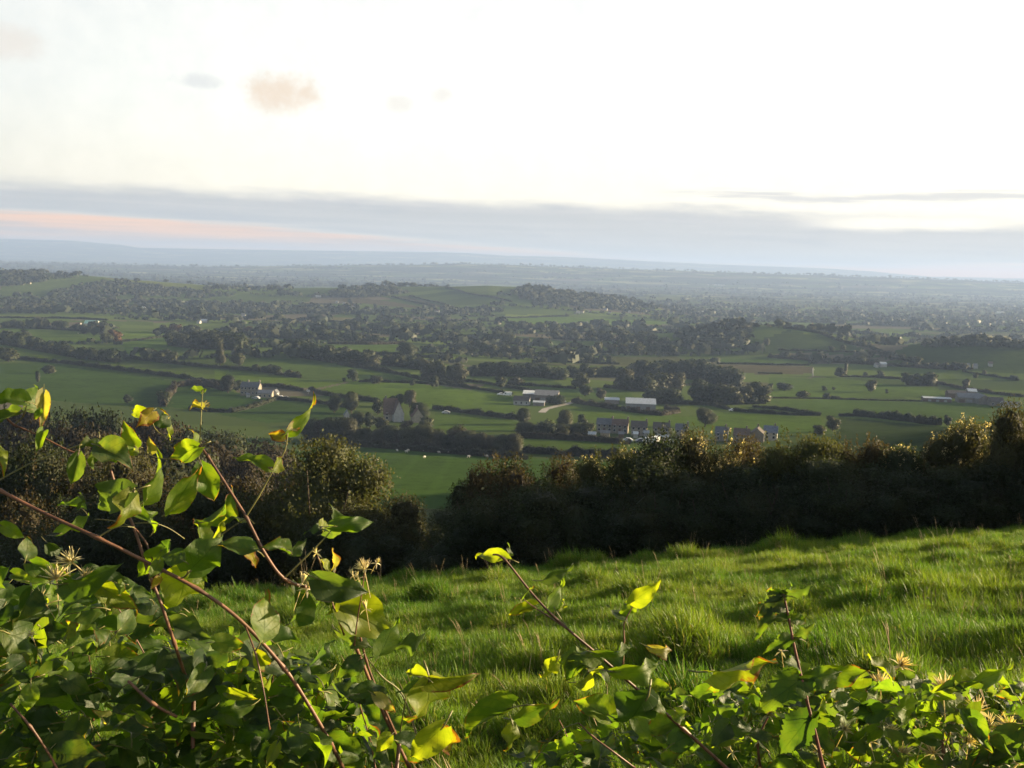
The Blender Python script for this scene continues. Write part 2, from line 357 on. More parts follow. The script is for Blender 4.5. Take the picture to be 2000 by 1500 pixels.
# ------------------------------------------------------------------ ground, fields, hills
FIELDS = [  # (label words, photo outline, colour; fields called lit or shaded have that light put into it)
    ('dark green sheep pasture below the row of hedgerow trees', [(480, 1000), (590, 868), (660, 866), (800, 876), (1010, 893), (1200, 903), (1260, 1060), (700, 1080)], (0.075, 0.125, 0.040)),
    ('narrow bright strip of pasture beside the parked vans', [(1010, 853), (1120, 856), (1260, 868), (1400, 880), (1400, 905), (1180, 886), (1016, 878)], (0.11, 0.16, 0.045)),
    ('large smooth green field above the white gabled house', [(620, 762), (700, 743), (860, 753), (1005, 776), (1003, 812), (870, 801), (720, 784), (640, 778)], (0.125, 0.185, 0.040)),
    ('small green paddock under the hedge right of the gabled house', [(850, 806), (1010, 822), (1000, 842), (850, 838)], (0.10, 0.15, 0.04)),
    ('green field between the metal barn and the terraced houses', [(1112, 795), (1240, 805), (1330, 814), (1420, 806), (1600, 816), (1620, 842), (1500, 850), (1320, 832), (1140, 818)], (0.12, 0.175, 0.045)),
    ('wide open green field in front of the right-hand farm', [(1490, 783), (1640, 780), (1820, 786), (2010, 797), (2080, 850), (1860, 828), (1680, 810), (1612, 812)], (0.10, 0.15, 0.05)),
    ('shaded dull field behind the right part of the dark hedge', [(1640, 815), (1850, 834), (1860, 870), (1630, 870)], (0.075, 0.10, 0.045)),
    ('green field with scattered bushes right of the round trees', [(1500, 738), (1640, 738), (1760, 755), (1830, 757), (1850, 776), (1640, 776), (1500, 776)], (0.115, 0.165, 0.05)),
    ('brown fallow strip left of the bare white post', [(1398, 714), (1500, 712), (1588, 716), (1586, 730), (1500, 731), (1400, 728)], (0.135, 0.11, 0.085)),
    ('green strip above the brown fallow ground', [(1400, 700), (1585, 702), (1585, 712), (1400, 710)], (0.10, 0.15, 0.05)),
    ('long green slope above the left farmhouse', [(0, 672), (60, 690), (230, 712), (420, 733), (420, 745), (220, 720), (80, 704), (0, 703)], (0.12, 0.165, 0.045)),
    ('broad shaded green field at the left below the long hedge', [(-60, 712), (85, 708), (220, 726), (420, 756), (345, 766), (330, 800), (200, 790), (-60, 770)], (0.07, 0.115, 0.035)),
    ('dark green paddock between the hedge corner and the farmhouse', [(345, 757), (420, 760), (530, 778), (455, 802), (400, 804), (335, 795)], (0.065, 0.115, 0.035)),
    ('triangular green paddock beside the farmhouse drive', [(460, 802), (540, 780), (620, 790), (690, 800), (640, 822), (520, 826), (420, 808)], (0.07, 0.115, 0.038)),
    ('bright rounded field slope below the dark copse', [(470, 700), (560, 700), (650, 710), (830, 745), (735, 750), (640, 745), (590, 738), (470, 716)], (0.10, 0.145, 0.045)),
    ('sunlit green strip running right from the left farmhouse', [(420, 722), (590, 740), (700, 741), (620, 758), (560, 755), (420, 742)], (0.13, 0.185, 0.04)),
    ('flat green field left of the autumn orange tree', [(0, 641), (110, 647), (200, 655), (200, 668), (110, 668), (0, 655)], (0.13, 0.185, 0.045)),
    ('green field right of the autumn orange tree', [(235, 667), (330, 656), (330, 668), (380, 678), (250, 694)], (0.115, 0.175, 0.05)),
    ('pale lit strip of grass behind the autumn orange tree', [(236, 647), (330, 648), (330, 655), (236, 664)], (0.16, 0.22, 0.05)),
    ('thin pale lit strip of grass at the far left', [(0, 615), (100, 618), (230, 622), (230, 625), (100, 622), (0, 621)], (0.19, 0.22, 0.06)),
    ('narrow strip field right of the thin pale strip', [(110, 625), (300, 628), (300, 636), (180, 634)], (0.12, 0.16, 0.06)),
    ('bright green clearing left of the big dark copse', [(515, 665), (565, 668), (560, 677), (515, 674)], (0.15, 0.21, 0.04)),
    ('green meadow behind the big dark copse', [(640, 676), (780, 672), (780, 690), (720, 692), (650, 684)], (0.12, 0.175, 0.045)),
    ('pale sunlit field in the middle distance', [(985, 614), (1070, 614), (1085, 617), (985, 620)], (0.23, 0.27, 0.07)),
    ('wide bright green field in the middle distance', [(985, 622), (1110, 619), (1200, 624), (1310, 629), (1290, 634), (1180, 636), (1100, 636), (985, 632)], (0.15, 0.22, 0.05)),  # sun patch put into the brighter field colour
    ('brown ploughed field on the slope of the far ridge', [(640, 585), (700, 582), (770, 590), (850, 604), (760, 598)], (0.14, 0.11, 0.085)),
    ('second brown field on the slope of the far ridge', [(765, 580), (800, 580), (880, 602), (835, 598)], (0.14, 0.115, 0.085)),
    ('green slope on top of the far ridge', [(870, 558), (1010, 557), (1000, 568), (920, 575)], (0.13, 0.16, 0.06)),
    ('green ridge field under the skyline trees at left', [(560, 562), (690, 561), (650, 572), (580, 574)], (0.115, 0.15, 0.055)),
    ('rounded green hillside at the far left', [(0, 560), (90, 552), (180, 540), (250, 550), (120, 572), (0, 580)], (0.115, 0.15, 0.055)),
    ('lit ridge-top field at the far left', [(220, 545), (330, 552), (440, 560), (400, 568), (320, 560)], (0.17, 0.19, 0.06)),
    ('stubble strip in the hedged middle ground', [(640, 618), (690, 622), (680, 628), (620, 626)], (0.20, 0.17, 0.10)),
    ('pale stubble patch among the middle hedges', [(1190, 698), (1320, 696), (1350, 706), (1290, 716), (1200, 712)], (0.13, 0.13, 0.07)),
    ('smooth green face of the right-hand knoll', [(1460, 672), (1540, 645), (1640, 664), (1735, 700), (1600, 690), (1470, 690)], (0.085, 0.115, 0.05)),
    ('smooth green face of the hill at the right edge', [(1740, 690), (1790, 668), (1900, 674), (2080, 690), (2080, 730), (1880, 722), (1780, 712)], (0.08, 0.11, 0.05)),
    ('bright strip between the two right-hand knolls', [(1690, 662), (1780, 663), (1770, 668), (1700, 668)], (0.20, 0.22, 0.07)),
    ('lit field far behind the right-hand knolls', [(1735, 648), (1765, 646), (1765, 656), (1735, 655)], (0.17, 0.22, 0.05)),
    ('lit meadow at the far right of the plain', [(1900, 640), (1990, 638), (1990, 646), (1910, 647)], (0.15, 0.19, 0.05)),
    ('faraway lit field right of the wooded ridge', [(1240, 580), (1310, 579), (1360, 585), (1300, 588)], (0.17, 0.18, 0.07)),
    ('small faraway lit field on a wooded rise', [(1385, 585), (1420, 589), (1425, 594), (1395, 590)], (0.20, 0.22, 0.06)),
    ('green meadow in front of the dark tree belt', [(880, 738), (920, 736), (1080, 742), (1100, 752), (980, 752), (900, 746)], (0.10, 0.14, 0.055)),
    ('green field behind the farm with the white roof', [(990, 752), (1140, 758), (1230, 765), (1240, 778), (1130, 778), (1040, 768)], (0.105, 0.155, 0.05)),
    ('pale meadow above the dark tree belt', [(900, 704), (1080, 712), (1240, 716), (1240, 722), (1080, 722), (900, 712)], (0.12, 0.15, 0.06)),
]
def inside(poly, X, Y):
    c = np.zeros(X.shape, bool); n = len(poly)
    for i in range(n):
        x0, y0 = poly[i]; x1, y1 = poly[(i + 1) % n]
        if y0 == y1: continue
        c ^= ((y0 > Y) != (y1 > Y)) & (X < (x1 - x0) * (Y - y0) / (y1 - y0) + x0)
    return c

# far sheet: columns fan out from the viewpoint, rows dense where the valley is seen
_rows = np.arange(480, 0, -1.8)      # photo rows below the horizon
_ygrid = np.geomspace(225, 9000, 1500); _rg = (-(height(np.zeros_like(_ygrid), _ygrid) - EYE)) / _ygrid * FPX
_ys = np.interp(_rows[::-1], _rg[::-1], _ygrid[::-1])[::-1]
_ys = np.unique(np.round(np.concatenate([np.linspace(58, 230, 60), _ys, np.geomspace(2000, 9000, 110), np.linspace(9200, 12500, 14), np.linspace(12600, 18000, 50)]), 2))
_ys = _ys[np.concatenate([[True], np.diff(_ys) > 0.35])]
_us = np.concatenate([np.linspace(-2.4, -0.575, 40), np.linspace(-0.56, 0.56, 470), np.linspace(0.575, 2.4, 60)])
UU, YY = np.meshgrid(_us, _ys)
XX = UU * YY; ZZ = height(XX, YY)
GV = np.stack([XX, YY, ZZ], -1).reshape(-1, 3)
nr, nc = XX.shape
ii = (np.arange(nr - 1)[:, None] * nc + np.arange(nc - 1)[None, :]).ravel()
GF = np.stack([ii, ii + 1, ii + nc + 1, ii + nc], -1)
cen = GV[GF].mean(1)
FPXc, FPYc = project(cen)
owner = np.full(len(GF), -1)
visible_row = cen[:, 1] > 225
for k, (lab, poly, col) in enumerate(FIELDS):
    ys = [p[1] for p in poly]; gpts = [ground_at(*p) for p in poly]
    ymin = min(g.y for g in gpts) * 0.93; ymax = max(g.y for g in gpts) * 1.07
    m = inside(poly, FPXc, FPYc) & visible_row & (owner < 0) & (cen[:, 1] > ymin) & (cen[:, 1] < ymax)
    owner[m] = k

def sheet(name, sel, mat, label, lift=0.0):
    F = GF[sel]; u, inv = np.unique(F, return_inverse=True)
    V = GV[u].copy(); V[:, 2] += lift
    o = link(name, mesh_np(name, V, inv.reshape(F.shape), mat, smooth=True))
    return tag(o, label, None, None, 'structure')

# general farmland: a patchwork of small fields with hedge-dark joints, too far off to pick apart
m, n, out = new_mat('farmland')
geo = n.new('ShaderNodeNewGeometry'); pos = geo.outputs['Position']
mp = n.new('ShaderNodeMapping'); n.put(mp.inputs[0], pos); mp.inputs['Rotation'].default_value = (0, 0, 0.32); mp.inputs['Scale'].default_value = (1 / 150, 1 / 105, 0)
wob = n.new('ShaderNodeTexNoise'); n.put(wob.inputs['Vector'], pos); wob.inputs['Scale'].default_value = 0.006; wob.inputs['Detail'].default_value = 2
add = n.new('ShaderNodeVectorMath'); add.operation = 'ADD'; n.put(add.inputs[0], mp.outputs[0])
sc_ = n.new('ShaderNodeVectorMath'); sc_.operation = 'SCALE'; n.put(sc_.inputs[0], wob.outputs[1]); sc_.inputs[3].default_value = 0.7; n.put(add.inputs[1], sc_.outputs[0])
vo = n.new('ShaderNodeTexVoronoi'); vo.feature = 'F1'; n.put(vo.inputs['Vector'], add.outputs[0]); vo.inputs['Scale'].default_value = 1.0
sepc = n.new('ShaderNodeSeparateColor'); n.put(sepc.inputs[0], vo.outputs['Color'])
c = n.mix(sepc.outputs[0], (0.042, 0.060, 0.018), (0.080, 0.110, 0.026))
c = n.mix(n.smooth(sepc.outputs[1], 0.8, 0.86), c, (0.10, 0.088, 0.06))
c = n.mix(n.math('MULTIPLY', n.smooth(n.noise(pos, 0.2, 3.0), 0.5, 0.75), 0.35), c, (0.06, 0.08, 0.03))
sx = n.new('ShaderNodeSeparateXYZ'); n.put(sx.inputs[0], pos)
mp2 = n.new('ShaderNodeMapping'); n.put(mp2.inputs[0], pos); mp2.inputs['Scale'].default_value = (0.0011, 0.0045, 0)
wood = n.math('MULTIPLY', n.smooth(n.noise(mp2.outputs[0], 1.0, 5.0, 0.65), 0.45, 0.54), n.smooth(sx.outputs[1], 2300, 4500, 0.0, 0.95))
lit = n.math('MULTIPLY', n.smooth(sepc.outputs[2], 0.62, 0.8), n.smooth(sx.outputs[1], 2300, 4500, 0.0, 0.9))  # far fields picked at random, sunlight put into their paler colour
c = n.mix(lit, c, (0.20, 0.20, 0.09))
c = n.mix(wood, c, (0.022, 0.028, 0.018))
p = n.new('ShaderNodeBsdfPrincipled'); n.put(p.inputs['Base Color'], c); p.inputs['Roughness'].default_value = 0.95; p.inputs['Specular IOR Level'].default_value = 0.0
n.l.new(p.outputs[0], out.inputs[0])
FARM_MAT = m
slope_sel = (owner < 0) & (cen[:, 1] < 240)
SCRUB = field_mat('rough_slope', (0.07, 0.085, 0.035), (0.085, 0.075, 0.04))
sheet('hillside', slope_sel, SCRUB, 'rough scrubby hillside falling away below the dark hedge')
far_sel = (owner < 0) & (cen[:, 1] >= 240) & (cen[:, 1] <= 11500)
sheet('valley_ground', far_sel, FARM_MAT, 'patchwork farmland of the valley floor reaching to the far plain')
sheet('hills', (owner < 0) & (cen[:, 1] > 11500), FARM_MAT, 'long blue line of hills along the horizon')
for k, (lab, poly, col) in enumerate(FIELDS):
    if (owner == k).sum() > 3:
        sheet('field', owner == k, field_mat('field_%d' % k, tuple(c * f for c, f in zip(col, (0.55, 0.59, 0.40))), row_dir=(k * 0.7) % 3.1 if k % 3 == 0 else None), lab)

# near pasture, tussocky, with the lane bank under the viewpoint
def tussock(x, y):
    a = np.zeros_like(x)
    rs = np.random.RandomState(5)
    for _ in range(800):
        cx = rs.uniform(-17, 19); cyy = rs.uniform(3, 26); s = rs.uniform(0.12, 0.36); h = rs.choice([0.06, 0.12, 0.22]) * rs.uniform(0.6, 1.1) * (s / 0.3)
        a = np.maximum(a, h * np.exp(-((x - cx) ** 2 / (1.6 * s * s) + (y - cyy) ** 2 / (s * s))))
    return a + 0.012 * np.sin(x * 2.3 + y * 1.1) * np.sin(y * 2.9 - x * 0.7)
def pasture_z(x, y):
    inner = (np.abs(x) < 22) & (y < 29)
    return height(x, y) + np.where(inner, tussock(x, y), 0)
_x = np.concatenate([np.linspace(-58, -20, 30), np.arange(-19.8, 20, 0.16), np.linspace(20.2, 58, 30)]); _y = np.concatenate([np.linspace(-25, 2.6, 14), np.arange(2.8, 27, 0.16), np.linspace(27.2, 58, 50)])
PX_, PY_ = np.meshgrid(_x, _y); PZ_ = pasture_z(PX_, PY_)
nr, nc = PX_.shape
ii = (np.arange(nr - 1)[:, None] * nc + np.arange(nc - 1)[None, :]).ravel()
SOIL = field_mat('pasture_turf', (0.055, 0.075, 0.02), (0.045, 0.055, 0.018))
tag(link('pasture', mesh_np('pasture', np.stack([PX_, PY_, PZ_], -1).reshape(-1, 3), np.stack([ii, ii + 1, ii + nc + 1, ii + nc], -1), SOIL, smooth=True)),
    'tussocky turf of the near pasture on the hilltop', None, None, 'structure')

# ------------------------------------------------------------------ haze
def build_haze():
    mb = MB(); mb.box(-20000, 20000, -2500, 18500, -12.0, EYE + 160)
    m, n, out = new_mat('haze_air')
    v = n.new('ShaderNodeVolumePrincipled')
    v.inputs['Color'].default_value = (0.335, 0.455, 0.74, 1); v.inputs['Density'].default_value = HAZE_DENSITY; v.inputs['Anisotropy'].default_value = 0.12
    n.l.new(v.outputs[0], out.inputs['Volume'])
    tag(link('haze', mb.mesh('haze', m)), 'thin evening haze filling the valley', None, None, 'stuff')
HAZE_DENSITY = 1.35e-4
build_haze()

# ------------------------------------------------------------------ foliage builders
def unit(v):
    return v / np.maximum(np.linalg.norm(v, axis=-1, keepdims=True), 1e-9)

def cards(P, N, size, rs, aspect=0.62, jitter=0.8, leaf=False):
    """one small leaf face per point, roughly facing along N; returns V, F"""
    k = len(P)
    N = unit(N + jitter * rs.normal(size=(k, 3)))
    A = unit(np.cross(N, rs.normal(size=(k, 3)))); B = np.cross(N, A)
    s = np.asarray(size).reshape(-1, 1) * rs.uniform(0.65, 1.35, (k, 1))
    a = A * s; b = B * s * aspect
    if leaf:  # pointed leaf: diamond with a raised middle
        V = np.stack([P - a, P - b * 0.9 + N * s * 0.12, P + a, P + b * 0.9 + N * s * 0.12], 1).reshape(-1, 3)
    else:
        V = np.stack([P - a - b * 0.6, P + a * 0.7 - b, P + a + b * 0.7, P - a * 0.8 + b], 1).reshape(-1, 3)
    F = np.arange(k * 4).reshape(k, 4)
    return V, F

def lobe_points(lobes, k, rs, shell=0.55):
    """points spread through ellipsoid lobes, more of them near the skin. lobes: (cx,cy,cz,rx,ry,rz)"""
    L = np.array(lobes, float); w = (L[:, 3] * L[:, 4] * L[:, 5]) ** (2 / 3); w /= w.sum()
    idx = rs.choice(len(L), k, p=w)
    d = unit(rs.normal(size=(k, 3))); r = shell + (1 - shell) * rs.uniform(0, 1, (k, 1)) ** 0.6
    r *= 1 + 0.10 * rs.normal(size=(k, 1))
    P = L[idx, :3] + d * r * L[idx, 3:6]
    return P, unit(d / L[idx, 3:6])

def crown_lobes(rs, kind):
    lobes = []
    if kind == 'round':
        for _ in range(9):
            a = rs.uniform(0, 6.283); r = rs.uniform(0.08, 0.27); z = rs.uniform(0.22, 0.78); q = rs.uniform(0.16, 0.25)
            lobes.append((r * math.cos(a), r * math.sin(a), z, q, q, q * rs.uniform(0.75, 1.0)))
        lobes.append((0, 0, 0.48, 0.33, 0.33, 0.38))
    elif kind == 'tall':
        for _ in range(9):
            a = rs.uniform(0, 6.283); z = rs.uniform(0.18, 0.86); r = rs.uniform(0.0, 0.17) * (1.15 - z); q = rs.uniform(0.10, 0.17)
            lobes.append((r * math.cos(a), r * math.sin(a), z, q, q, q * 1.2))
        lobes.append((0, 0, 0.45, 0.2, 0.2, 0.4))
    else:  # bush: leafy to the ground
        for _ in range(8):
            a = rs.uniform(0, 6.283); r = rs.uniform(0.12, 0.38); z = rs.uniform(0.2, 0.72); q = rs.uniform(0.17, 0.28)
            lobes.append((r * math.cos(a), r * math.sin(a), z, q, q, q * 0.95))
        lobes.append((0, 0, 0.42, 0.42, 0.42, 0.42))
    return lobes

CROWN = leaf_mat('tree_foliage', vary=0.3, trans=0.25, noise_scale=0.25, amount=0.25, tint=(0.065, 0.055, 0.024))
BARK = simple_mat('bark', (0.07, 0.055, 0.04), 0.95, 0.3, 3.0, 0.1)
def trunk_mesh(rs, kind, name='trunk'):
    mb = MB(); th = {'round': 0.42, 'tall': 0.6, 'bush': 0.3}[kind]
    mb.tube([(0, 0, -0.04), (0.005, 0.0, 0.12), (0.012, -0.008, th), (0.0, 0.0, th + 0.25)], [0.034, 0.026, 0.018, 0.006], 6)
    for i in range(5):
        a = i * 1.257 + rs.uniform(-0.4, 0.4); z = rs.uniform(0.16, th); l = rs.uniform(0.18, 0.3) * (0.6 if kind == 'tall' else 1)
        mb.tube([(0.004, 0, z), (math.cos(a) * l * 0.5, math.sin(a) * l * 0.5, z + l * 0.45), (math.cos(a) * l, math.sin(a) * l, z + l * 0.85)], [0.014, 0.009, 0.003], 5)
    return mb.mesh(name, BARK)

PROTO = {}
def make_protos(kind, cnt, k, size, key):
    out = []
    for i in range(cnt):
        rs = np.random.RandomState(hash(key) % 1000 + 17 * i if False else sum(map(ord, key)) + 17 * i)
        P, N = lobe_points(crown_lobes(rs, kind), k, rs)
        ok = P[:, 2] > (0.02 if kind == 'bush' else 0.06); P = P[ok]; N = N[ok]
        V, F = cards(P, N, size, rs)
        out.append((mesh_np('crown', V, F, CROWN, True, np.repeat(unit(N + np.array([0, 0, 0.55])), 4, 0)), trunk_mesh(rs, kind)))
    PROTO[key] = out
make_protos('round', 5, 1500, 0.040, 'round'); make_protos('tall', 3, 1300, 0.036, 'tall'); make_protos('bush', 3, 1100, 0.052, 'bush')
make_protos('round', 3, 12000, 0.0135, 'round_near'); make_protos('tall', 2, 8000, 0.0135, 'tall_near')
TREE_COL = {'d': (0.026, 0.036, 0.016), 'o': (0.042, 0.048, 0.022), 'p': (0.056, 0.056, 0.035), 'a': (0.095, 0.054, 0.026), 'g': (0.075, 0.090, 0.030), 'b': (0.038, 0.030, 0.019), 'k': (0.016, 0.021, 0.013)}
random.seed(11)
TREES = []; ROWS = []
def tree(px, py, h, w, col, label, kind=None, group=None, near=False, name=None, dist=None):
    """a tree whose base stands where the photo shows it; h, w in photo pixels"""
    if dist is None: g = ground_at(px, py)
    else:
        g = at(px, py, dist); g.z = float(height(g.x, g.y))
    d = g.y
    if kind is None:
        kind = 'bush' if h < 0.75 * w else ('tall' if h > 1.6 * w else 'round')
    H = h * d / FPX
    if dist is not None:
        top = at(px, py - h, dist); H = (top.z - g.z) * 1.1
    Wd = w * d / FPX / {'round': 0.86, 'tall': 0.62, 'bush': 1.05}[kind]
    key = kind + '_near' if near and kind != 'bush' else kind
    cm, tm = random.choice(PROTO[key])
    if name is None: name = 'bush' if kind == 'bush' else 'tree'
    e = empty(name, (g.x, g.y, g.z - 0.02), random.uniform(0, 6.28)); e.scale = (Wd, Wd, H)
    c = link('crown', cm, e); j = [random.uniform(0.85, 1.18) for _ in range(3)]
    b = TREE_COL[col]; c.color = (b[0] * j[0], b[1] * j[0] * (0.95 + 0.1 * j[1] / 1.2), b[2] * j[0], 1)
    link('trunk', tm, e)
    tag(e, label, 'bush' if name == 'bush' else 'tree', group)
    TREES.append((px, py))
    return e

ORD = ['first', 'second', 'third', 'fourth', 'fifth', 'sixth', 'seventh', 'eighth', 'ninth', 'tenth', 'eleventh', 'twelfth', 'thirteenth', 'fourteenth', 'fifteenth', 'sixteenth',
       'seventeenth', 'eighteenth', 'nineteenth', 'twentieth', 'twenty-first', 'twenty-second', 'twenty-third', 'twenty-fourth', 'twenty-fifth', 'twenty-sixth']
def along(poly, t):
    P = np.array(poly, float); L = np.concatenate([[0], np.cumsum(np.hypot(*np.diff(P, axis=0).T))])
    s = t * L[-1]
    return np.interp(s, L, P[:, 0]), np.interp(s, L, P[:, 1])
def tree_row(poly, n, h0, h1, aspect, cols, phrase, group, near=False, kinds=(None,)):
    ROWS.append((poly, h0, phrase))
    ts = sorted((i + 0.5 + random.uniform(-0.38, 0.38)) / n for i in range(n))
    for i, t in enumerate(ts):
        px, py = along(poly, t); h = random.uniform(h0, h1)
        tree(px, py + random.uniform(-1.5, 1.5), h, h * aspect * random.uniform(0.95, 1.5), random.choice(cols), '%s tree from the left %s' % (ORD[i], phrase), random.choice(kinds), group, near)

# tree rows and clumps of the valley: base line in the photo, number, height range (px)
tree_row([(4, 672), (60, 682), (140, 697), (232, 708)], 11, 24, 37, 1.05, 'ddddo', 'in the dark row crossing the left fields', 'dark tree row across the left fields')
tree_row([(332, 674), (400, 682), (482, 684)], 8, 28, 42, 0.95, 'oodd', 'in the olive wood behind the left farmhouse fields', 'olive wood of the left fields')
tree_row([(290, 702), (345, 706)], 3, 20, 26, 1.1, 'op', 'in the pale clump under the olive wood', 'pale clump under the olive wood')
tree_row([(558, 690), (600, 700), (655, 708)], 8, 26, 38, 1.05, 'ddd', 'in the big dark copse on the rounded slope', 'big dark copse')
tree_row([(662, 706), (735, 719)], 5, 24, 35, 1.0, 'oodp', 'in the olive row right of the big dark copse', 'olive row right of the copse')
tree_row([(486, 722), (588, 738)], 6, 12, 19, 1.3, 'ddo', 'in the low bushy line behind the left farmhouse', 'low bushy line behind the left farmhouse', kinds=('bush', 'round'))
tree_row([(745, 712), (850, 724)], 6, 22, 34, 1.0, 'odo', 'in the row below the large round dark tree', 'row below the round dark tree')
tree_row([(826, 736), (905, 746)], 5, 34, 46, 0.75, 'oop', 'in the tall olive row left of the dark belt', 'tall olive row')
tree_row([(918, 734), (980, 734), (1040, 736), (1104, 742)], 11, 24, 34, 1.05, 'd', 'in the dark tree belt in mid valley', 'dark tree belt')
tree_row([(1110, 736), (1200, 736), (1250, 738)], 8, 22, 30, 1.05, 'ddo', 'in the right part of the mid-valley belt', 'right part of the belt')
tree_row([(1245, 738), (1310, 736), (1380, 744), (1442, 756)], 11, 32, 44, 1.05, 'd', 'in the dark wood behind the rounded trees', 'dark wood behind the rounded trees')
tree_row([(1208, 760), (1260, 764), (1328, 762)], 7, 34, 44, 1.0, 'op', 'in the rounded grey-green grove above the metal barn', 'rounded grove')
tree_row([(1258, 786), (1318, 790)], 4, 28, 38, 1.05, 'ddo', 'in front of the rounded grey-green grove', 'trees in front of the grove')
tree_row([(1355, 784), (1420, 790), (1492, 788)], 8, 32, 48, 1.0, 'odo', 'in the rounded clump right of the grove', 'clump right of the grove')
tree_row([(676, 864), (760, 868), (820, 872), (900, 880), (1012, 890)], 21, 34, 62, 0.75, 'ooppbd', 'in the bare-looking row above the sheep', 'tree row above the sheep', near=True)
tree_row([(596, 858), (668, 862)], 6, 38, 58, 0.85, 'oodb', 'in the clump left of the sheep pasture', 'clump left of the sheep', near=True)
tree_row([(1012, 850), (1060, 854), (1150, 852)], 9, 26, 42, 0.95, 'oodg', 'in the garden trees left of the terraced houses', 'garden trees left of the terrace', near=True)
tree_row([(1500, 696), (1620, 704), (1740, 714), (1870, 722)], 16, 8, 17, 1.2, 'doo', 'in the long hedgerow below the right-hand knolls', 'hedgerow below the knolls')
tree_row([(1745, 700), (1800, 712), (1900, 722)], 7, 9, 16, 1.1, 'oo', 'at the foot of the hill by the right edge', 'foot of the right hill')
tree_row([(1770, 752), (1830, 754)], 5, 18, 30, 0.9, 'od', 'in the leafy cluster left of the right-hand farm', 'cluster left of the right farm')
tree_row([(1536, 638), (1600, 650), (1690, 676), (1740, 702)], 13, 6, 15, 1.2, 'od', 'along the crest hedge of the right-hand knoll', 'knoll crest hedge')
tree_row([(620, 640), (720, 646), (830, 650)], 9, 14, 22, 1.1, 'od', 'in the upper row of the middle hedges', 'upper row of the middle hedges')
tree_row([(520, 660), (640, 664), (740, 668)], 9, 14, 24, 1.1, 'odd', 'in the hedgerow above the bright clearing', 'hedgerow above the clearing')
tree_row([(860, 664), (960, 668), (1060, 676)], 10, 14, 24, 1.15, 'odo', 'in the hedgerow right of the round dark tree', 'hedgerow right of the round dark tree')
tree_row([(870, 690), (980, 694), (1090, 700)], 10, 12, 24, 1.15, 'odd', 'in the second hedgerow above the dark belt', 'second hedgerow above the belt')
tree_row([(1040, 708), (1120, 708), (1210, 712)], 7, 12, 22, 1.15, 'ddo', 'in the hedgerow just above the dark belt', 'hedgerow above the belt')
tree_row([(1080, 662), (1180, 664), (1300, 672)], 11, 14, 26, 1.1, 'odo', 'in the row left of the wooded knoll', 'row left of the knoll')
tree_row([(1100, 690), (1220, 690), (1330, 692)], 9, 14, 28, 1.0, 'odo', 'in the row under the wooded knoll', 'row under the knoll')
tree_row([(985, 640), (1080, 646), (1200, 650)], 10, 10, 18, 1.2, 'oo', 'in the row below the wide bright field', 'row below the bright field')
tree_row([(300, 648), (420, 656), (520, 652)], 9, 14, 24, 1.15, 'oda', 'in the row right of the teal shed', 'row right of the teal shed')
tree_row([(120, 644), (200, 650)], 5, 12, 19, 1.1, 'oda', 'in the clump below the teal shed', 'clump below the teal shed')
tree_row([(0, 636), (60, 638), (110, 641)], 6, 10, 16, 1.2, 'od', 'in the row left of the teal shed', 'row left of the teal shed')
tree_row([(6, 523), (110, 529), (240, 541)], 8, 6, 11, 1.2, 'oo', 'on the far left skyline of the ridge', 'left ridge skyline')
tree_row([(260, 546), (400, 556), (560, 562)], 11, 6, 11, 1.3, 'oo', 'on the ridge skyline behind the white shed', 'ridge skyline behind the white shed')
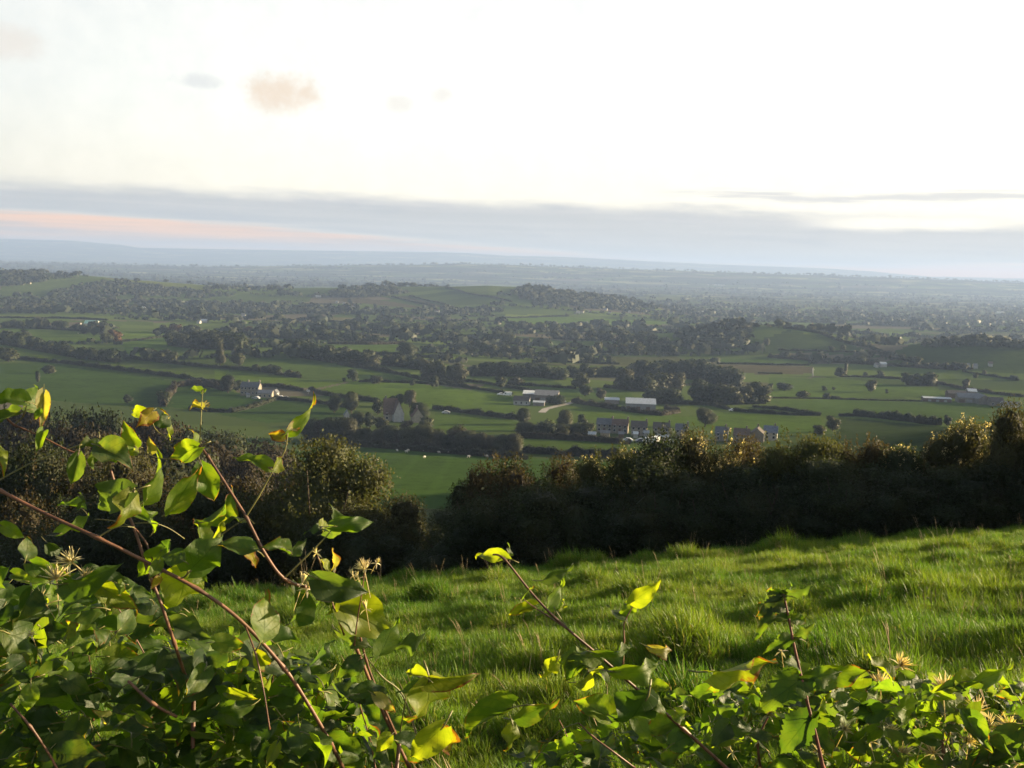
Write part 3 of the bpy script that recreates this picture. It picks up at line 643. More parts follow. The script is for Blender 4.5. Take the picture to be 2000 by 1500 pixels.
for px, py, h, w, c, lab in [
    (445, 767, 42, 38, 'k', 'dense very dark evergreen left of the long stone farmhouse'), (466, 764, 24, 22, 'd', 'smaller dark tree between the evergreen and the farmhouse'),
    (225, 669, 27, 27, 'a', 'autumn orange tree standing in the left fields'), (208, 671, 24, 28, 'o', 'olive tree touching the autumn orange tree'),
    (430, 713, 46, 26, 'p', 'tall pale tree above the dark evergreen'), (466, 715, 30, 32, 'o', 'broad olive tree right of the tall pale tree'),
    (16, 706, 32, 48, 'o', 'broad olive tree at the left edge above the long hedge'), (74, 747, 24, 14, 'd', 'small upright tree in the shaded left field'),
    (95, 730, 20, 28, 'o', 'low olive bush in the upper corner of the shaded left field'), (249, 788, 20, 20, 'd', 'lone dark tree at the lower edge of the shaded left field'),
    (320, 792, 32, 30, 'd', 'dark tree on the boundary left of the farmhouse paddock'), (336, 772, 24, 24, 'b', 'brown tree on the boundary above the farmhouse paddock'),
    (690, 745, 26, 27, 'd', 'lone dark round tree at the top of the large smooth field'), (672, 745, 8, 9, 'd', 'tiny bush beside the lone round tree'),
    (735, 749, 18, 30, 'o', 'low olive bush right of the lone round tree'), (806, 754, 16, 12, 'd', 'small upright tree on the field hedge under the slope'),
    (848, 757, 25, 21, 'd', 'dark tree at the right end of the slope hedge'), (796, 700, 38, 40, 'd', 'large round dark tree in the middle of the hedged fields'),
    (978, 759, 28, 25, 'd', 'dark round tree left of the white roofed farm'), (1008, 752, 19, 32, 'p', 'pale spreading bush behind the white roofed farm'),
    (1133, 757, 32, 42, 'o', 'broad olive tree in the meadow behind the lane'), (1143, 774, 28, 32, 'd', 'dark spreading tree standing free in the meadow'),
    (1173, 780, 24, 22, 'p', 'thin pale tree right of the dark spreading tree'), (1085, 790, 22, 44, 'd', 'dark bushy tree right of the farm with the white roof'),
    (1377, 834, 44, 44, 'o', 'lone spreading autumn tree right of the metal barn'), (1022, 830, 40, 36, 'd', 'dark round tree below the lane'),
    (1104, 842, 50, 38, 'o', 'tall olive tree beside the lane bend'), (1136, 836, 30, 24, 'd', 'dark tree just left of the grey roofed house'),
    (1074, 850, 36, 26, 'g', 'yellow-green garden tree below the lane'), (653, 806, 44, 30, 'd', 'dark tree left of the tall olive tree by the paddocks'),
    (686, 808, 52, 36, 'o', 'tall olive tree above the white gabled house grounds'), (698, 834, 38, 36, 'd', 'round dark tree between the pale tent and the gabled house'),
    (738, 810, 36, 26, 'd', 'pointed dark tree just left of the gabled house'), (776, 795, 28, 30, 'd', 'dark tree directly behind the gabled house'),
    (800, 796, 42, 32, 'p', 'bare pale tree rising behind the gabled house'), (820, 822, 44, 50, 'd', 'big dark brown tree right of the gabled house'),
    (748, 842, 30, 32, 'o', 'olive tree in front of the brown roofed house'), (792, 846, 28, 30, 'b', 'brown tree below the white steep gable'), (832, 846, 34, 36, 'o', 'olive tree below the small cottage'), (722, 836, 34, 32, 'd', 'dark tree between the lawn and the brown roofed house'),
    (696, 852, 26, 26, 'd', 'round dark bush on the garden lawn'), (612, 836, 22, 24, 'd', 'small dark tree at the edge of the triangular paddock'),
    (640, 862, 46, 34, 'o', 'olive tree at the left end of the row above the sheep'), (1305, 852, 22, 20, 'd', 'dark garden tree between the terraced houses'),
    (1246, 842, 16, 14, 'd', 'small garden tree in front of the brown roofed house'), (1505, 757, 10, 12, 'd', 'small round bush left of the long low bush'),
    (1534, 762, 15, 40, 'd', 'long low dark bush in the right-hand field'), (1568, 777, 17, 28, 'o', 'square olive bush by the thin field hedge'),
    (1610, 764, 11, 12, 'd', 'small round bush alone right of the square bush'), (1628, 762, 7, 8, 'd', 'tiny bush beside the small round bush'),
    (1614, 778, 13, 18, 'd', 'dark round bush on the thin field hedge'), (1632, 779, 7, 24, 'd', 'flat bush trailing right on the thin field hedge'),
    (1640, 736, 20, 26, 'o', 'olive bush right of the white post'), (1651, 736, 30, 12, 'o', 'thin upright tree behind the olive bush'),
    (1701, 766, 29, 25, 'o', 'broad olive tree alone in the right-hand field'), (1720, 738, 16, 17, 'd', 'dark round tree on the hedge above the broad olive tree'),
    (1690, 736, 10, 12, 'd', 'small bush on the hedge left of the dark round tree'), (1732, 769, 10, 7, 'd', 'tiny upright bush right of the broad olive tree'),
    (1886, 760, 22, 16, 'p', 'bare pale tree behind the right-hand farm'), (1905, 739, 12, 12, 'o', 'small tree on the slanting hedge above the farm'),
    (1922, 732, 11, 10, 'p', 'second small tree on the slanting hedge above the farm'), (1980, 742, 11, 20, 'd', 'dark bush at the right edge behind the farm'),
    (1820, 828, 19, 19, 'd', 'round dark tree near the right end of the low hedge'), (1850, 832, 23, 17, 'd', 'taller dark tree at the right end of the low hedge'),
    (1626, 842, 32, 30, 'o', 'olive tree rising behind the dark hedge at the field corner'), (1600, 850, 24, 30, 'o', 'shorter olive tree left of the field corner tree'),
    (1623, 686, 12, 14, 'd', 'left one of two round trees on the knoll slope'), (1647, 686, 14, 14, 'd', 'right one of two round trees on the knoll slope'),
    (1560, 694, 10, 16, 'o', 'low bush left of the two round knoll trees'), (1520, 640, 20, 22, 'd', 'dark tree on top of the wooded knoll'), (1498, 676, 18, 14, 'o', 'upright tree on the knoll face'),
    (302, 549, 10, 14, 'd', 'dark round tree alone on the ridge at left'), (626, 560, 9, 10, 'd', 'small dark tree on the mid ridge skyline'),
    (652, 560, 11, 18, 'o', 'left half of the flat-topped ridge clump'), (672, 560, 11, 18, 'o', 'right half of the flat-topped ridge clump'),
    (724, 561, 10, 26, 'd', 'square dark ridge clump beside the white house'), (765, 560, 9, 20, 'o', 'left of three ridge trees in a close row'),
    (785, 560, 10, 22, 'o', 'middle of three ridge trees in a close row'), (806, 560, 10, 20, 'o', 'right of three ridge trees in a close row'),
    (845, 559, 9, 19, 'd', 'dark low tree on the ridge before the gap'), (871, 559, 7, 15, 'd', 'smaller low tree right of the ridge gap'),
    (950, 556, 9, 10, 'b', 'lone reddish tree on the highest part of the ridge'),
    (927, 637, 12, 12, 'd', 'dark pointed tree left of the wide bright field'), (733, 603, 12, 10, 'o', 'pointed tree beside the ridge village')]:
    tree(px, py, h, w, c, lab, near=h > 36)

# ------------------------------------------------------------------ hedges
HEDGE = leaf_mat('hedge_foliage', vary=0.3, trans=0.2, noise_scale=0.3, amount=0.3, tint=(0.075, 0.06, 0.03))
def hedge(poly, h, w, label, col=(0.036, 0.043, 0.020), dens=1.0, rough=0.35, group=None, name='hedge'):
    rs = np.random.RandomState(abs(int(poly[0][0] * 7 + poly[0][1] * 13)) % 9999)
    G = np.array([ground_at(*p) for p in poly]); L = np.concatenate([[0], np.cumsum(np.hypot(*np.diff(G[:, :2], axis=0).T))])
    D = G[:, 1].mean(); size = max(0.28, D / FPX * 1.5)
    step = max(1.0, D / 400.0); ns = max(int(L[-1] / step), 3); s = np.linspace(0, L[-1], ns)
    X = np.interp(s, L, G[:, 0]); Y = np.interp(s, L, G[:, 1])
    wob = np.cumsum(rs.normal(size=ns)) * 0.05; wob -= np.linspace(wob[0], wob[-1], ns); X = X + wob * 0.5; Y = Y + wob
    Z = height(X, Y); T = unit(np.stack([np.gradient(X), np.gradient(Y)], -1)); Nn = np.stack([-T[:, 1], T[:, 0]], -1)
    hh = h * (1 + rough * np.convolve(rs.normal(size=ns), [0.3, 0.4, 0.3], mode='same')); hh = np.clip(hh, h * 0.45, h * 2.2)
    prof = [(-0.42, -0.1), (-0.46, 0.5), (-0.25, 0.88), (0.25, 0.88), (0.46, 0.5), (0.42, -0.1)]
    V = np.concatenate([np.stack([X + Nn[:, 0] * w * a, Y + Nn[:, 1] * w * a, Z + hh * b], -1)[:, None] for a, b in prof], 1).reshape(-1, 3)
    k = len(prof); F = []
    for i in range(ns - 1):
        for j in range(k - 1):
            F.append((i * k + j, i * k + j + 1, (i + 1) * k + j + 1, (i + 1) * k + j))
    F = np.array(F)
    nl = int(dens * L[-1] * (h * 2 + w) / (size * size * 0.9)); nl = min(max(nl, 30), 6000)
    q = rs.uniform(0, ns - 1.001, nl); i0 = q.astype(int); fr = (q - i0)[:, None]
    ang = rs.uniform(-0.35, math.pi + 0.35, nl); ca, sa = np.cos(ang), np.sin(ang)
    lat = np.sign(ca) * np.abs(ca) ** 0.6 * w * 0.52; up = np.clip(np.abs(sa) ** 0.7 * np.sign(sa), -0.1, 1)
    base = np.stack([X, Y, Z], -1); b0 = base[i0] * (1 - fr) + base[i0 + 1] * fr; n0 = Nn[i0]; h0 = hh[i0]
    P = b0.copy(); P[:, 0] += n0[:, 0] * lat; P[:, 1] += n0[:, 1] * lat; P[:, 2] += up * h0 * rs.uniform(0.75, 1.12, nl) + 0.1
    N = np.stack([n0[:, 0] * ca, n0[:, 1] * ca, sa], -1)
    V2, F2 = cards(P, N, size * 0.62, rs)
    O = G[0]
    cn = np.concatenate([np.tile(np.stack([np.zeros(ns), np.zeros(ns), np.ones(ns)], -1)[:, None], (1, k, 1)).reshape(-1, 3), np.repeat(unit(N + np.array([0, 0, 0.8])), 4, 0)])
    me = mesh_np(name, np.concatenate([V, V2]) - O, np.concatenate([F, F2 + len(V)]), HEDGE, True, cn)
    o = link(name, me); o.location = O; o.color = (*col, 1)
    return tag(o, label, 'hedge', group)

BRN = (0.055, 0.048, 0.026)
for poly, h, w, lab, col in [
    ([(82, 706), (140, 711), (220, 722), (300, 731), (380, 743), (425, 752), (482, 761)], 2.6, 2.4, 'long dark hedge running down the left fields to the farmhouse', None),
    ([(232, 697), (300, 706), (380, 715), (450, 721), (492, 724)], 2.2, 2.2, 'dark hedge below the olive wood on the left', None),
    ([(0, 700), (40, 702), (84, 707)], 2.4, 2.4, 'short dark hedge by the left edge', None),
    ([(345, 756), (370, 752), (420, 757), (440, 764)], 3.2, 2.6, 'thick hedge left of the dark evergreen', BRN),
    ([(340, 757), (330, 775), (318, 795)], 3.2, 3.0, 'brown hedge between the two shaded left fields', BRN),
    ([(370, 800), (400, 804), (450, 806), (500, 795), (540, 780)], 1.8, 1.8, 'thin dark hedge bending round the farmhouse paddock', None),
    ([(540, 780), (580, 783), (640, 790), (690, 798)], 1.8, 1.8, 'thin hedge running right from the farmhouse cars', None),
    ([(500, 755), (540, 756), (590, 764)], 2.2, 2.4, 'garden hedge behind the farmhouse extension', BRN),
    ([(605, 762), (640, 773), (690, 780), (740, 786)], 2.2, 2.2, 'dark hedge along the bottom left of the large smooth field', None),
    ([(846, 799), (880, 803), (940, 811), (1012, 820)], 2.4, 2.2, 'dark hedge under the large smooth field right of the big tree', None),
    ([(700, 746), (800, 748), (870, 752), (930, 760), (1000, 771)], 1.7, 1.8, 'thin hedge along the top of the large smooth field', None),
    ([(660, 712), (740, 724), (800, 736), (850, 748), (905, 752)], 2.4, 2.4, 'hedge following the foot of the rounded slope', None),
    ([(880, 744), (940, 748), (985, 756), (1060, 768)], 1.8, 1.8, 'hedge passing behind the dark round tree by the farm', None),
    ([(990, 751), (1060, 755), (1125, 760)], 1.6, 1.6, 'thin hedge across the meadow behind the white roofed farm', None),
    ([(640, 868), (760, 876), (860, 884), (960, 892), (1030, 898)], 2.2, 2.0, 'dark hedge along the top of the sheep pasture', None),
    ([(1015, 884), (1090, 888), (1180, 894), (1260, 900)], 2.6, 2.4, 'dark hedge right of the sheep above the draped bush', None),
    ([(1012, 855), (1080, 858), (1160, 862), (1230, 868)], 2.2, 2.0, 'low hedge under the garden trees and terrace', BRN),
    ([(1118, 786), (1160, 793), (1220, 803), (1290, 812), (1325, 806), (1300, 799)], 2.2, 2.6, 'rough hedge wrapping round the long metal barn', BRN),
    ([(1180, 757), (1230, 762), (1280, 764)], 2.4, 2.4, 'short hedge left of the rounded grove', None),
    ([(1300, 788), (1390, 792), (1425, 801)], 2.0, 2.0, 'hedge at the foot of the rounded clump', None),
    ([(1432, 803), (1500, 808), (1560, 811), (1602, 812)], 1.9, 1.9, 'lower of two dark hedges meeting at a point', None),
    ([(1470, 795), (1520, 800), (1560, 806), (1602, 811)], 1.7, 1.7, 'upper of two dark hedges meeting at a point', None),
    ([(1500, 778), (1600, 779), (1700, 782), (1800, 784)], 0.9, 1.0, 'very thin field hedge left of the long dark shed', None),
    ([(1638, 813), (1668, 813)], 1.6, 1.4, 'short low hedge left of the bushy hedge', None),
    ([(1668, 812), (1720, 817), (1780, 824), (1835, 831)], 3.2, 2.6, 'bushy dark hedge in the right-hand field', None),
    ([(1400, 711), (1480, 712), (1580, 714)], 1.6, 1.8, 'hedge along the back of the brown fallow strip', None),
    ([(1480, 729), (1528, 731)], 1.2, 1.2, 'short hedge along the front of the brown fallow strip', None),
    ([(1640, 736), (1700, 737), (1760, 741)], 1.6, 1.8, 'broken hedge behind the broad olive tree', BRN),
    ([(1825, 748), (1870, 758), (1930, 768), (2000, 776)], 2.0, 2.2, 'hedge sloping down behind the right-hand farm', BRN),
    ([(1880, 726), (1930, 734), (1990, 744)], 1.6, 1.8, 'slanting hedge above the right-hand farm', None),
    ([(1500, 698), (1600, 706), (1700, 712), (1800, 719), (1870, 723)], 2.2, 2.4, 'long hedge under the two knolls', BRN),
    ([(1520, 684), (1600, 686), (1660, 688), (1735, 692)], 1.5, 1.6, 'hedge across the face of the right-hand knoll', None),
    ([(1530, 641), (1600, 651), (1690, 677), (1742, 703)], 2.6, 2.6, 'hedge descending the crest of the right-hand knoll', None),
    ([(235, 668), (280, 664), (330, 657)], 1.8, 1.8, 'thin hedge right of the autumn orange tree', None),
    ([(0, 640), (60, 641), (130, 645)], 1.8, 2.0, 'thin dark hedge at the far left behind the flat green field', None),
    ([(0, 621), (110, 622), (210, 626)], 2.2, 2.4, 'dark hedge below the thin pale strip', None),
    ([(515, 677), (560, 679)], 2.0, 2.2, 'short hedge under the bright clearing', None),
    ([(640, 672), (720, 673), (790, 672)], 3.0, 3.0, 'hedge along the back of the green meadow', BRN),
    ([(720, 693), (780, 696), (860, 700)], 3.0, 3.0, 'hedge right of the olive row', None),
    ([(620, 628), (740, 634), (860, 638)], 2.5, 3.0, 'far hedge across the middle fields', BRN),
    ([(985, 621), (1060, 619), (1110, 618)], 2.2, 2.5, 'hedge between the pale and the bright middle fields', None),
    ([(870, 562), (905, 572), (940, 578), (1000, 590)], 2.5, 3.0, 'hedge winding down the face of the far ridge', None),
    ([(765, 580), (800, 588), (850, 600)], 2.5, 3.0, 'hedge between the brown ridge fields', None),
    ([(800, 578), (850, 590), (890, 603)], 2.5, 3.0, 'second hedge right of the brown ridge fields', None),
    ([(1200, 650), (1280, 640), (1340, 636)], 2.5, 3.0, 'hedge rising left towards the wooded knoll', None)]:
    hedge(poly, h, w, lab, col or (0.036, 0.043, 0.020))

for poly, h0, phrase in ROWS:   # the undergrowth each row of trees grows out of
    d = ground_at(*poly[len(poly) // 2]).y
    hedge(poly, min(max(h0 * 0.34 * d / FPX, 1.6), 4.5), min(max(h0 * 0.4 * d / FPX, 2.0), 6.0), ('hedge under the trees ' + phrase).replace('in the', 'of the').replace(' the trees along', ' trees along'), (0.040, 0.043, 0.022), rough=0.5)

# ------------------------------------------------------------------ far woods and hedgerows that read as one mass
FARWOOD = leaf_mat('far_wood', vary=0.15, trans=0.05, noise_scale=0.012, use_obj=True, amount=0.5, tint=(0.048, 0.044, 0.024))
def blobs(name, pts, label, col, quads=16):
    """pts rows: x, y, h, w"""
    rs = np.random.RandomState(len(pts)); P = np.asarray(pts, float); k = len(P)
    if k == 0: return
    d = unit(rs.normal(size=(k, quads, 3))); d[..., 2] = np.abs(d[..., 2]) * 1.0 - 0.15
    c = np.stack([P[:, 0], P[:, 1], height(P[:, 0], P[:, 1]) + P[:, 2] * 0.5], -1)
    sc = np.stack([P[:, 3] * 0.42, P[:, 3] * 0.42, P[:, 2] * 0.45], -1)
    Q = (c[:, None] + d * sc[:, None] * rs.uniform(0.7, 1.1, (k, quads, 1))).reshape(-1, 3)
    N = unit(d).reshape(-1, 3); s = np.repeat(np.sqrt(P[:, 2] * P[:, 3]) * 0.25, quads)
    V, F = cards(Q, N, s, rs, 0.8, 0.6)
    o = link(name, mesh_np(name, V, F, FARWOOD, True, np.repeat(unit(N + np.array([0, 0, 1.3])), 4, 0))); o.color = (*col, 1)
    return tag(o, label, None, None, 'stuff')

WOODS = [('woodland', 'wooded slope at the right end of the far ridge', [(1000, 568), (1060, 560), (1140, 562), (1200, 580), (1260, 596), (1200, 606), (1080, 600), (1020, 585)], 420, 9),
         ('woodland', 'dark wood below the skyline field at the far left', [(0, 532), (60, 530), (120, 545), (60, 556), (0, 562)], 150, 8),
         ('woodland', 'scrub belt winding along the foot of the left ridge', [(100, 572), (160, 556), (230, 548), (300, 562), (420, 572), (480, 580), (380, 584), (240, 578), (180, 586), (110, 582)], 330, 7),
         ('woodland', 'wood on the mid ridge under the skyline clumps', [(640, 575), (680, 566), (760, 562), (800, 574), (740, 582), (660, 582)], 150, 8),
         ('woodland', 'wooded left half of the right-hand knoll', [(1320, 660), (1360, 640), (1420, 632), (1470, 640), (1465, 664), (1440, 680), (1350, 684)], 190, 8),
         ('woodland', 'trees crowning the hill at the right edge', [(1765, 672), (1830, 662), (1900, 662), (2020, 676), (2020, 684), (1900, 678), (1800, 680)], 130, 6),
         ('woodland', 'belt of trees around the ridge village', [(0, 588), (200, 586), (420, 594), (560, 592), (700, 606), (960, 604), (1000, 612), (800, 616), (560, 612), (300, 612), (0, 612)], 540, 8),
         ('woodland', 'hazy wooded levels right of the ridge', [(1180, 604), (1300, 592), (1500, 596), (1700, 602), (2020, 606), (2020, 640), (1800, 640), (1620, 632), (1480, 622), (1300, 618)], 560, 9)]
for name, lab, poly, cnt, hm in WOODS:
    rs = np.random.RandomState(cnt); xs = [p[0] for p in poly]; ys = [p[1] for p in poly]; pts = []
    while len(pts) < cnt:
        a = rs.uniform(min(xs), max(xs)); b = rs.uniform(min(ys), max(ys))
        if inside(poly, np.array([a]), np.array([b]))[0]:
            g = ground_at(a, b); pts.append((g.x, g.y, hm * rs.uniform(0.5, 1.15), hm * rs.uniform(1.1, 2.2)))
    blobs(name, pts, lab, (0.034, 0.041, 0.020))

rs = np.random.RandomState(77); pts = []; low = []
FBOX = [(p, min(a for a, _ in p), max(a for a, _ in p), min(b for _, b in p), max(b for _, b in p)) for _, p, _ in FIELDS]
y = 830.0
while y < 9000:
    sl = rs.uniform(-0.12, 0.16); x = -0.6 * y; on = rs.uniform() < 0.8; left = rs.uniform(80, 300)
    while x < 0.6 * y:
        st = rs.uniform(3.5, 8) * (1 + y / 2600)
        x += st; left -= st
        if left < 0: on = rs.uniform() < 0.8; left = rs.uniform(60, 320) * (1 + y / 4000)
        yy = y + sl * x + 25 * math.sin(x / 140 + y)
        if on and yy > 700:
            hm = rs.choice([2.2, 3.0, 5, 7, 9, 11], p=[.30, .22, .20, .16, .09, .03]) * (1 + y / 12000)
            pts.append((x, yy, hm * rs.uniform(0.8, 1.2), max(hm, 5.0) * rs.uniform(1.3, 2.4)))
    y += rs.uniform(34, 66) * (1 + y / 1500)
for _ in range(46):   # hedges running up the valley
    x0 = rs.uniform(-0.5, 0.5); y0 = rs.uniform(850, 3500); ln = rs.uniform(150, 500); dx = rs.uniform(-0.7, 0.7)
    for t in np.arange(0, ln, 9):
        hm = rs.choice([2.4, 5, 8], p=[.5, .3, .2]); pts.append((x0 * y0 + dx * t, y0 + t, hm, max(hm, 3.5)))
pts = np.array(pts); bx, by = project(np.stack([pts[:, 0], pts[:, 1], height(pts[:, 0], pts[:, 1])], -1))
keep = (by < 712)
for p, a0, a1, b0, b1 in FBOX:
    keep &= ~inside([(q[0], q[1] + (1.0 if q[1] > (b0 + b1) / 2 else -0.5)) for q in p], bx, by)
pts = pts[keep]; nearer = pts[:, 1] < 2000
blobs('distant_hedgerow_trees', pts[nearer], 'maze of hedgerow trees across the middle of the valley', (0.032, 0.040, 0.019), 22)
blobs('distant_woodland', pts[~nearer], 'faint hedgerows and woods fading into the far plain', (0.030, 0.037, 0.020), 12)

# ------------------------------------------------------------------ scrubby trees on the slope at lower left
random.seed(23)
def slope_trees(rows):
    for poly, n, dist, top0, top1, w0, w1, cols, phrase, grp in rows:
        ts = sorted((i + 0.5 + random.uniform(-0.35, 0.35)) / n for i in range(n))
        for i, t in enumerate(ts):
            px, top = along(poly, t); d = dist * random.uniform(0.92, 1.08)
            tp = top + random.uniform(-top0, top1); base = at(px, tp, d); gz = float(height(base.x, base.y))
            hpx = max((base.z - gz), 1.5) / d * FPX
            tree(px, tp + hpx, hpx, random.uniform(w0, w1), random.choice(cols), '%s tree from the left %s' % (ORD[i], phrase), 'round', grp, True, dist=d)
slope_trees([([(-20, 782), (80, 775), (160, 785), (300, 806), (420, 826), (500, 846), (560, 862)], 20, 190, 8, 10, 100, 160, 'bbod', 'in the farthest brown line of the lower slope', 'farthest brown slope trees'),
             ([(-30, 822), (100, 812), (250, 830), (400, 850), (500, 872)], 17, 135, 12, 12, 120, 190, 'bbbo', 'in the middle brown line of the lower slope', 'middle brown slope trees'),
             ([(-40, 872), (80, 862), (200, 868), (330, 890), (440, 905)], 12, 88, 14, 12, 170, 260, 'bbog', 'in the nearest brown line of the lower slope', 'nearest brown slope trees')])

# ------------------------------------------------------------------ the dark hedge across the end of the pasture: one shrub beside another
SHRUB_LEAF = leaf_mat('shrub_leaves', trans=0.4, noise_scale=0.9, amount=0.22, tint=(0.085, 0.062, 0.022), rough=0.65)
FLUFF = leaf_mat('seed_fluff', trans=0.55, use_obj=False, col=(0.55, 0.47, 0.33), tint=(0.45, 0.36, 0.2), noise_scale=6.0, rough=0.9)
SHRUBS = []
for i in range(4):
    rs = np.random.RandomState(300 + i); lobes = []
    for _ in range(11):
        a = rs.uniform(0, 6.283); r = rs.uniform(0.18, 0.42); z = rs.uniform(0.12, 0.80); q = rs.uniform(0.15, 0.24); r *= math.sqrt(max(1 - (z - 0.35) ** 2 * 1.7, 0.1))
        lobes.append((r * math.cos(a), r * math.sin(a), z, q, q, q * rs.uniform(0.7, 1.05)))
    lobes.append((0, 0, 0.42, 0.40, 0.40, 0.42))
    P, N = lobe_points(lobes, 32000, rs, 0.62)
    # sprays of twigs breaking the outline
    for _ in range(34):
        a = rs.uniform(0, 6.283); e = rs.uniform(0.1, 1.35); d = np.array([math.cos(a) * math.cos(e), math.sin(a) * math.cos(e), math.sin(e)])
        o = np.array([0, 0, 0.45]) + d * np.array([0.44, 0.44, 0.46]) * rs.uniform(0.9, 1.0); t = rs.uniform(0, 0.09, 26)[:, None]
        Q = o + (d * 0.7 + np.array([0, 0, 0.5])) * t + rs.normal(size=(26, 3)) * 0.011
        P = np.concatenate([P, Q]); N = np.concatenate([N, np.tile(d, (26, 1))])
    ok = P[:, 2] > -0.02; P = P[ok]; N = N[ok]
    P = P * np.array([1.12, 1.12, 1.0])
    V, F = cards(P, N, 0.0105, rs, 0.65, 0.9, leaf=True)
    core = bmesh.new()  # solid lumps added inside to block light through the leaves
    for l in lobes:
        bmesh.ops.create_icosphere(core, subdivisions=2, radius=1.0, matrix=Matrix.Translation((l[0] * 1.12, l[1] * 1.12, l[2])) @ Matrix.Diagonal((l[3] * 0.72, l[4] * 0.72, l[5] * 0.66, 1)))
    CV = np.array([v.co for v in core.verts]); CV = CV * (1 + rs.normal(size=(len(CV), 1)) * 0.03); CF = np.array([[v.index for v in f.verts] + [f.verts[-1].index] for f in core.faces if core.verts.index_update() is None]); core.free()
    cm = bpy.data.meshes.new('light_block_core'); cm.from_pydata(CV.tolist(), [], [tuple(f[:3]) for f in CF]); cm.materials.append(SHRUB_LEAF); cm.update()
    mb = MB()
    for s in range(7):
        a = s * 0.9 + rs.uniform(-0.3, 0.3); l = rs.uniform(0.2, 0.42)
        mb.tube([(math.cos(a) * 0.05, math.sin(a) * 0.05, -0.05), (math.cos(a) * l * 0.5, math.sin(a) * l * 0.5, 0.3), (math.cos(a) * l, math.sin(a) * l, rs.uniform(0.6, 0.85))], [0.016, 0.011, 0.003], 5)
    # seed fluff: tufts over the upper side
    T = P[(P[:, 2] > 0.62)]; T = T[rs.choice(len(T), 150)]; T = (T[:, None] + rs.normal(size=(150, 10, 3)) * 0.010).reshape(-1, 3)
    FV, FF = cards(T + np.array([0, 0, 0.015]), rs.normal(size=T.shape), 0.0052, rs, 0.7, 1.0)
    SHRUBS.append((mesh_np('foliage', V, F, SHRUB_LEAF), mb.mesh('stems', BARK), mesh_np('seed_fluff', FV, FF, FLUFF), cm))
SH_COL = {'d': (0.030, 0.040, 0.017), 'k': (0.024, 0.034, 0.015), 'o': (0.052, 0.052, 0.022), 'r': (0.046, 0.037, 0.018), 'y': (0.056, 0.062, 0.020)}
random.seed(5)
def shrub(px, top, wpx, dist, col, label, fluff=False, depth_m=None, name='shrub'):
    t = at(px, top, dist); gz = float(height(t.x, t.y)); H = t.z - gz
    i = random.randrange(4); f, s, fl, core_me = SHRUBS[i]
    e = empty(name, (t.x, t.y, gz - 0.05), random.uniform(0, 6.28)); w = wpx * (1.08 if px < 860 else 1.25) * dist / FPX / 0.95
    e.scale = (w, w, H / 0.93)
    c = link('foliage', f, e); c.color = (*SH_COL[col], 1); link('stems', s, e); ig = link('light_block_core', core_me, e); ig.color = (*SH_COL[col], 1)
    if fluff: link('seed_fluff', fl, e)
    tag(e, label, 'shrub', 'shrubs of the dark hedge below the pasture')
    return e
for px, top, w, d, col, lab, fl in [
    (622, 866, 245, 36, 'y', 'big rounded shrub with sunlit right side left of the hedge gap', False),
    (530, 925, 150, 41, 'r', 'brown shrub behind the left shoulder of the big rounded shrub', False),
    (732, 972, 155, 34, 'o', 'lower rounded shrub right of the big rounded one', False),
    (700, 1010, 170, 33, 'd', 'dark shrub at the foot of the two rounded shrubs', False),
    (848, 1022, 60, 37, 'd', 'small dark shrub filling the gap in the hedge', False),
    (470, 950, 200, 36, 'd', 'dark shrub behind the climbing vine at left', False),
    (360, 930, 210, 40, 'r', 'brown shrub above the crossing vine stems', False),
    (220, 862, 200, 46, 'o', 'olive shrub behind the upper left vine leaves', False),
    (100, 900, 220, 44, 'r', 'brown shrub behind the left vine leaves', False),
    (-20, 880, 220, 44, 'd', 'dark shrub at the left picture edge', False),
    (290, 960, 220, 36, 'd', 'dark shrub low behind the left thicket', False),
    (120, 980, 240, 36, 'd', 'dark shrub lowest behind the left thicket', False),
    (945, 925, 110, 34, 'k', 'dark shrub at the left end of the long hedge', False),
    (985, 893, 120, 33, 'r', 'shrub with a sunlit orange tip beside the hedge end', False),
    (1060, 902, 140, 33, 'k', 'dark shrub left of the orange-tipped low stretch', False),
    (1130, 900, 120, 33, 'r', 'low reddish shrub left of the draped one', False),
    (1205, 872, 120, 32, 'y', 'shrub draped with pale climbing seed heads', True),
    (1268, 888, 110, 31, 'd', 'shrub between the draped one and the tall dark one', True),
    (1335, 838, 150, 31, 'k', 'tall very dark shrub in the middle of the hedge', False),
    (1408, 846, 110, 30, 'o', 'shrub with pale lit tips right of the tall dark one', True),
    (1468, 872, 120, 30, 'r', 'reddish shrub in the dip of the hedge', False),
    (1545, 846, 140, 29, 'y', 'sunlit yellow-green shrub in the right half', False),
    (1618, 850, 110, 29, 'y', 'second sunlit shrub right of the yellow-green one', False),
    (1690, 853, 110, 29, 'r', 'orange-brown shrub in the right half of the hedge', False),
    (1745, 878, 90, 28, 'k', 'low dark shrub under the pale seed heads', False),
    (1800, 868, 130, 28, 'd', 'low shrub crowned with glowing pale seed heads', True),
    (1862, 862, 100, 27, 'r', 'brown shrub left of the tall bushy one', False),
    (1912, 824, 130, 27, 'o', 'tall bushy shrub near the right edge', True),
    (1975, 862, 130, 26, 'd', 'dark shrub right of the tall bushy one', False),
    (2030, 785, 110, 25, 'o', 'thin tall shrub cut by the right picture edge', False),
    (2110, 850, 170, 25, 'd', 'unseen shrub added just beyond the right picture edge', False), (2200, 850, 170, 24.5, 'd', 'second unseen shrub added beyond the right picture edge', False), (2300, 850, 170, 24, 'd', 'third unseen shrub added beyond the right picture edge', False)]:  # unseen shrubs added to shade the right end of the hedge
    shrub(px, top, w, d, col, lab, fl)
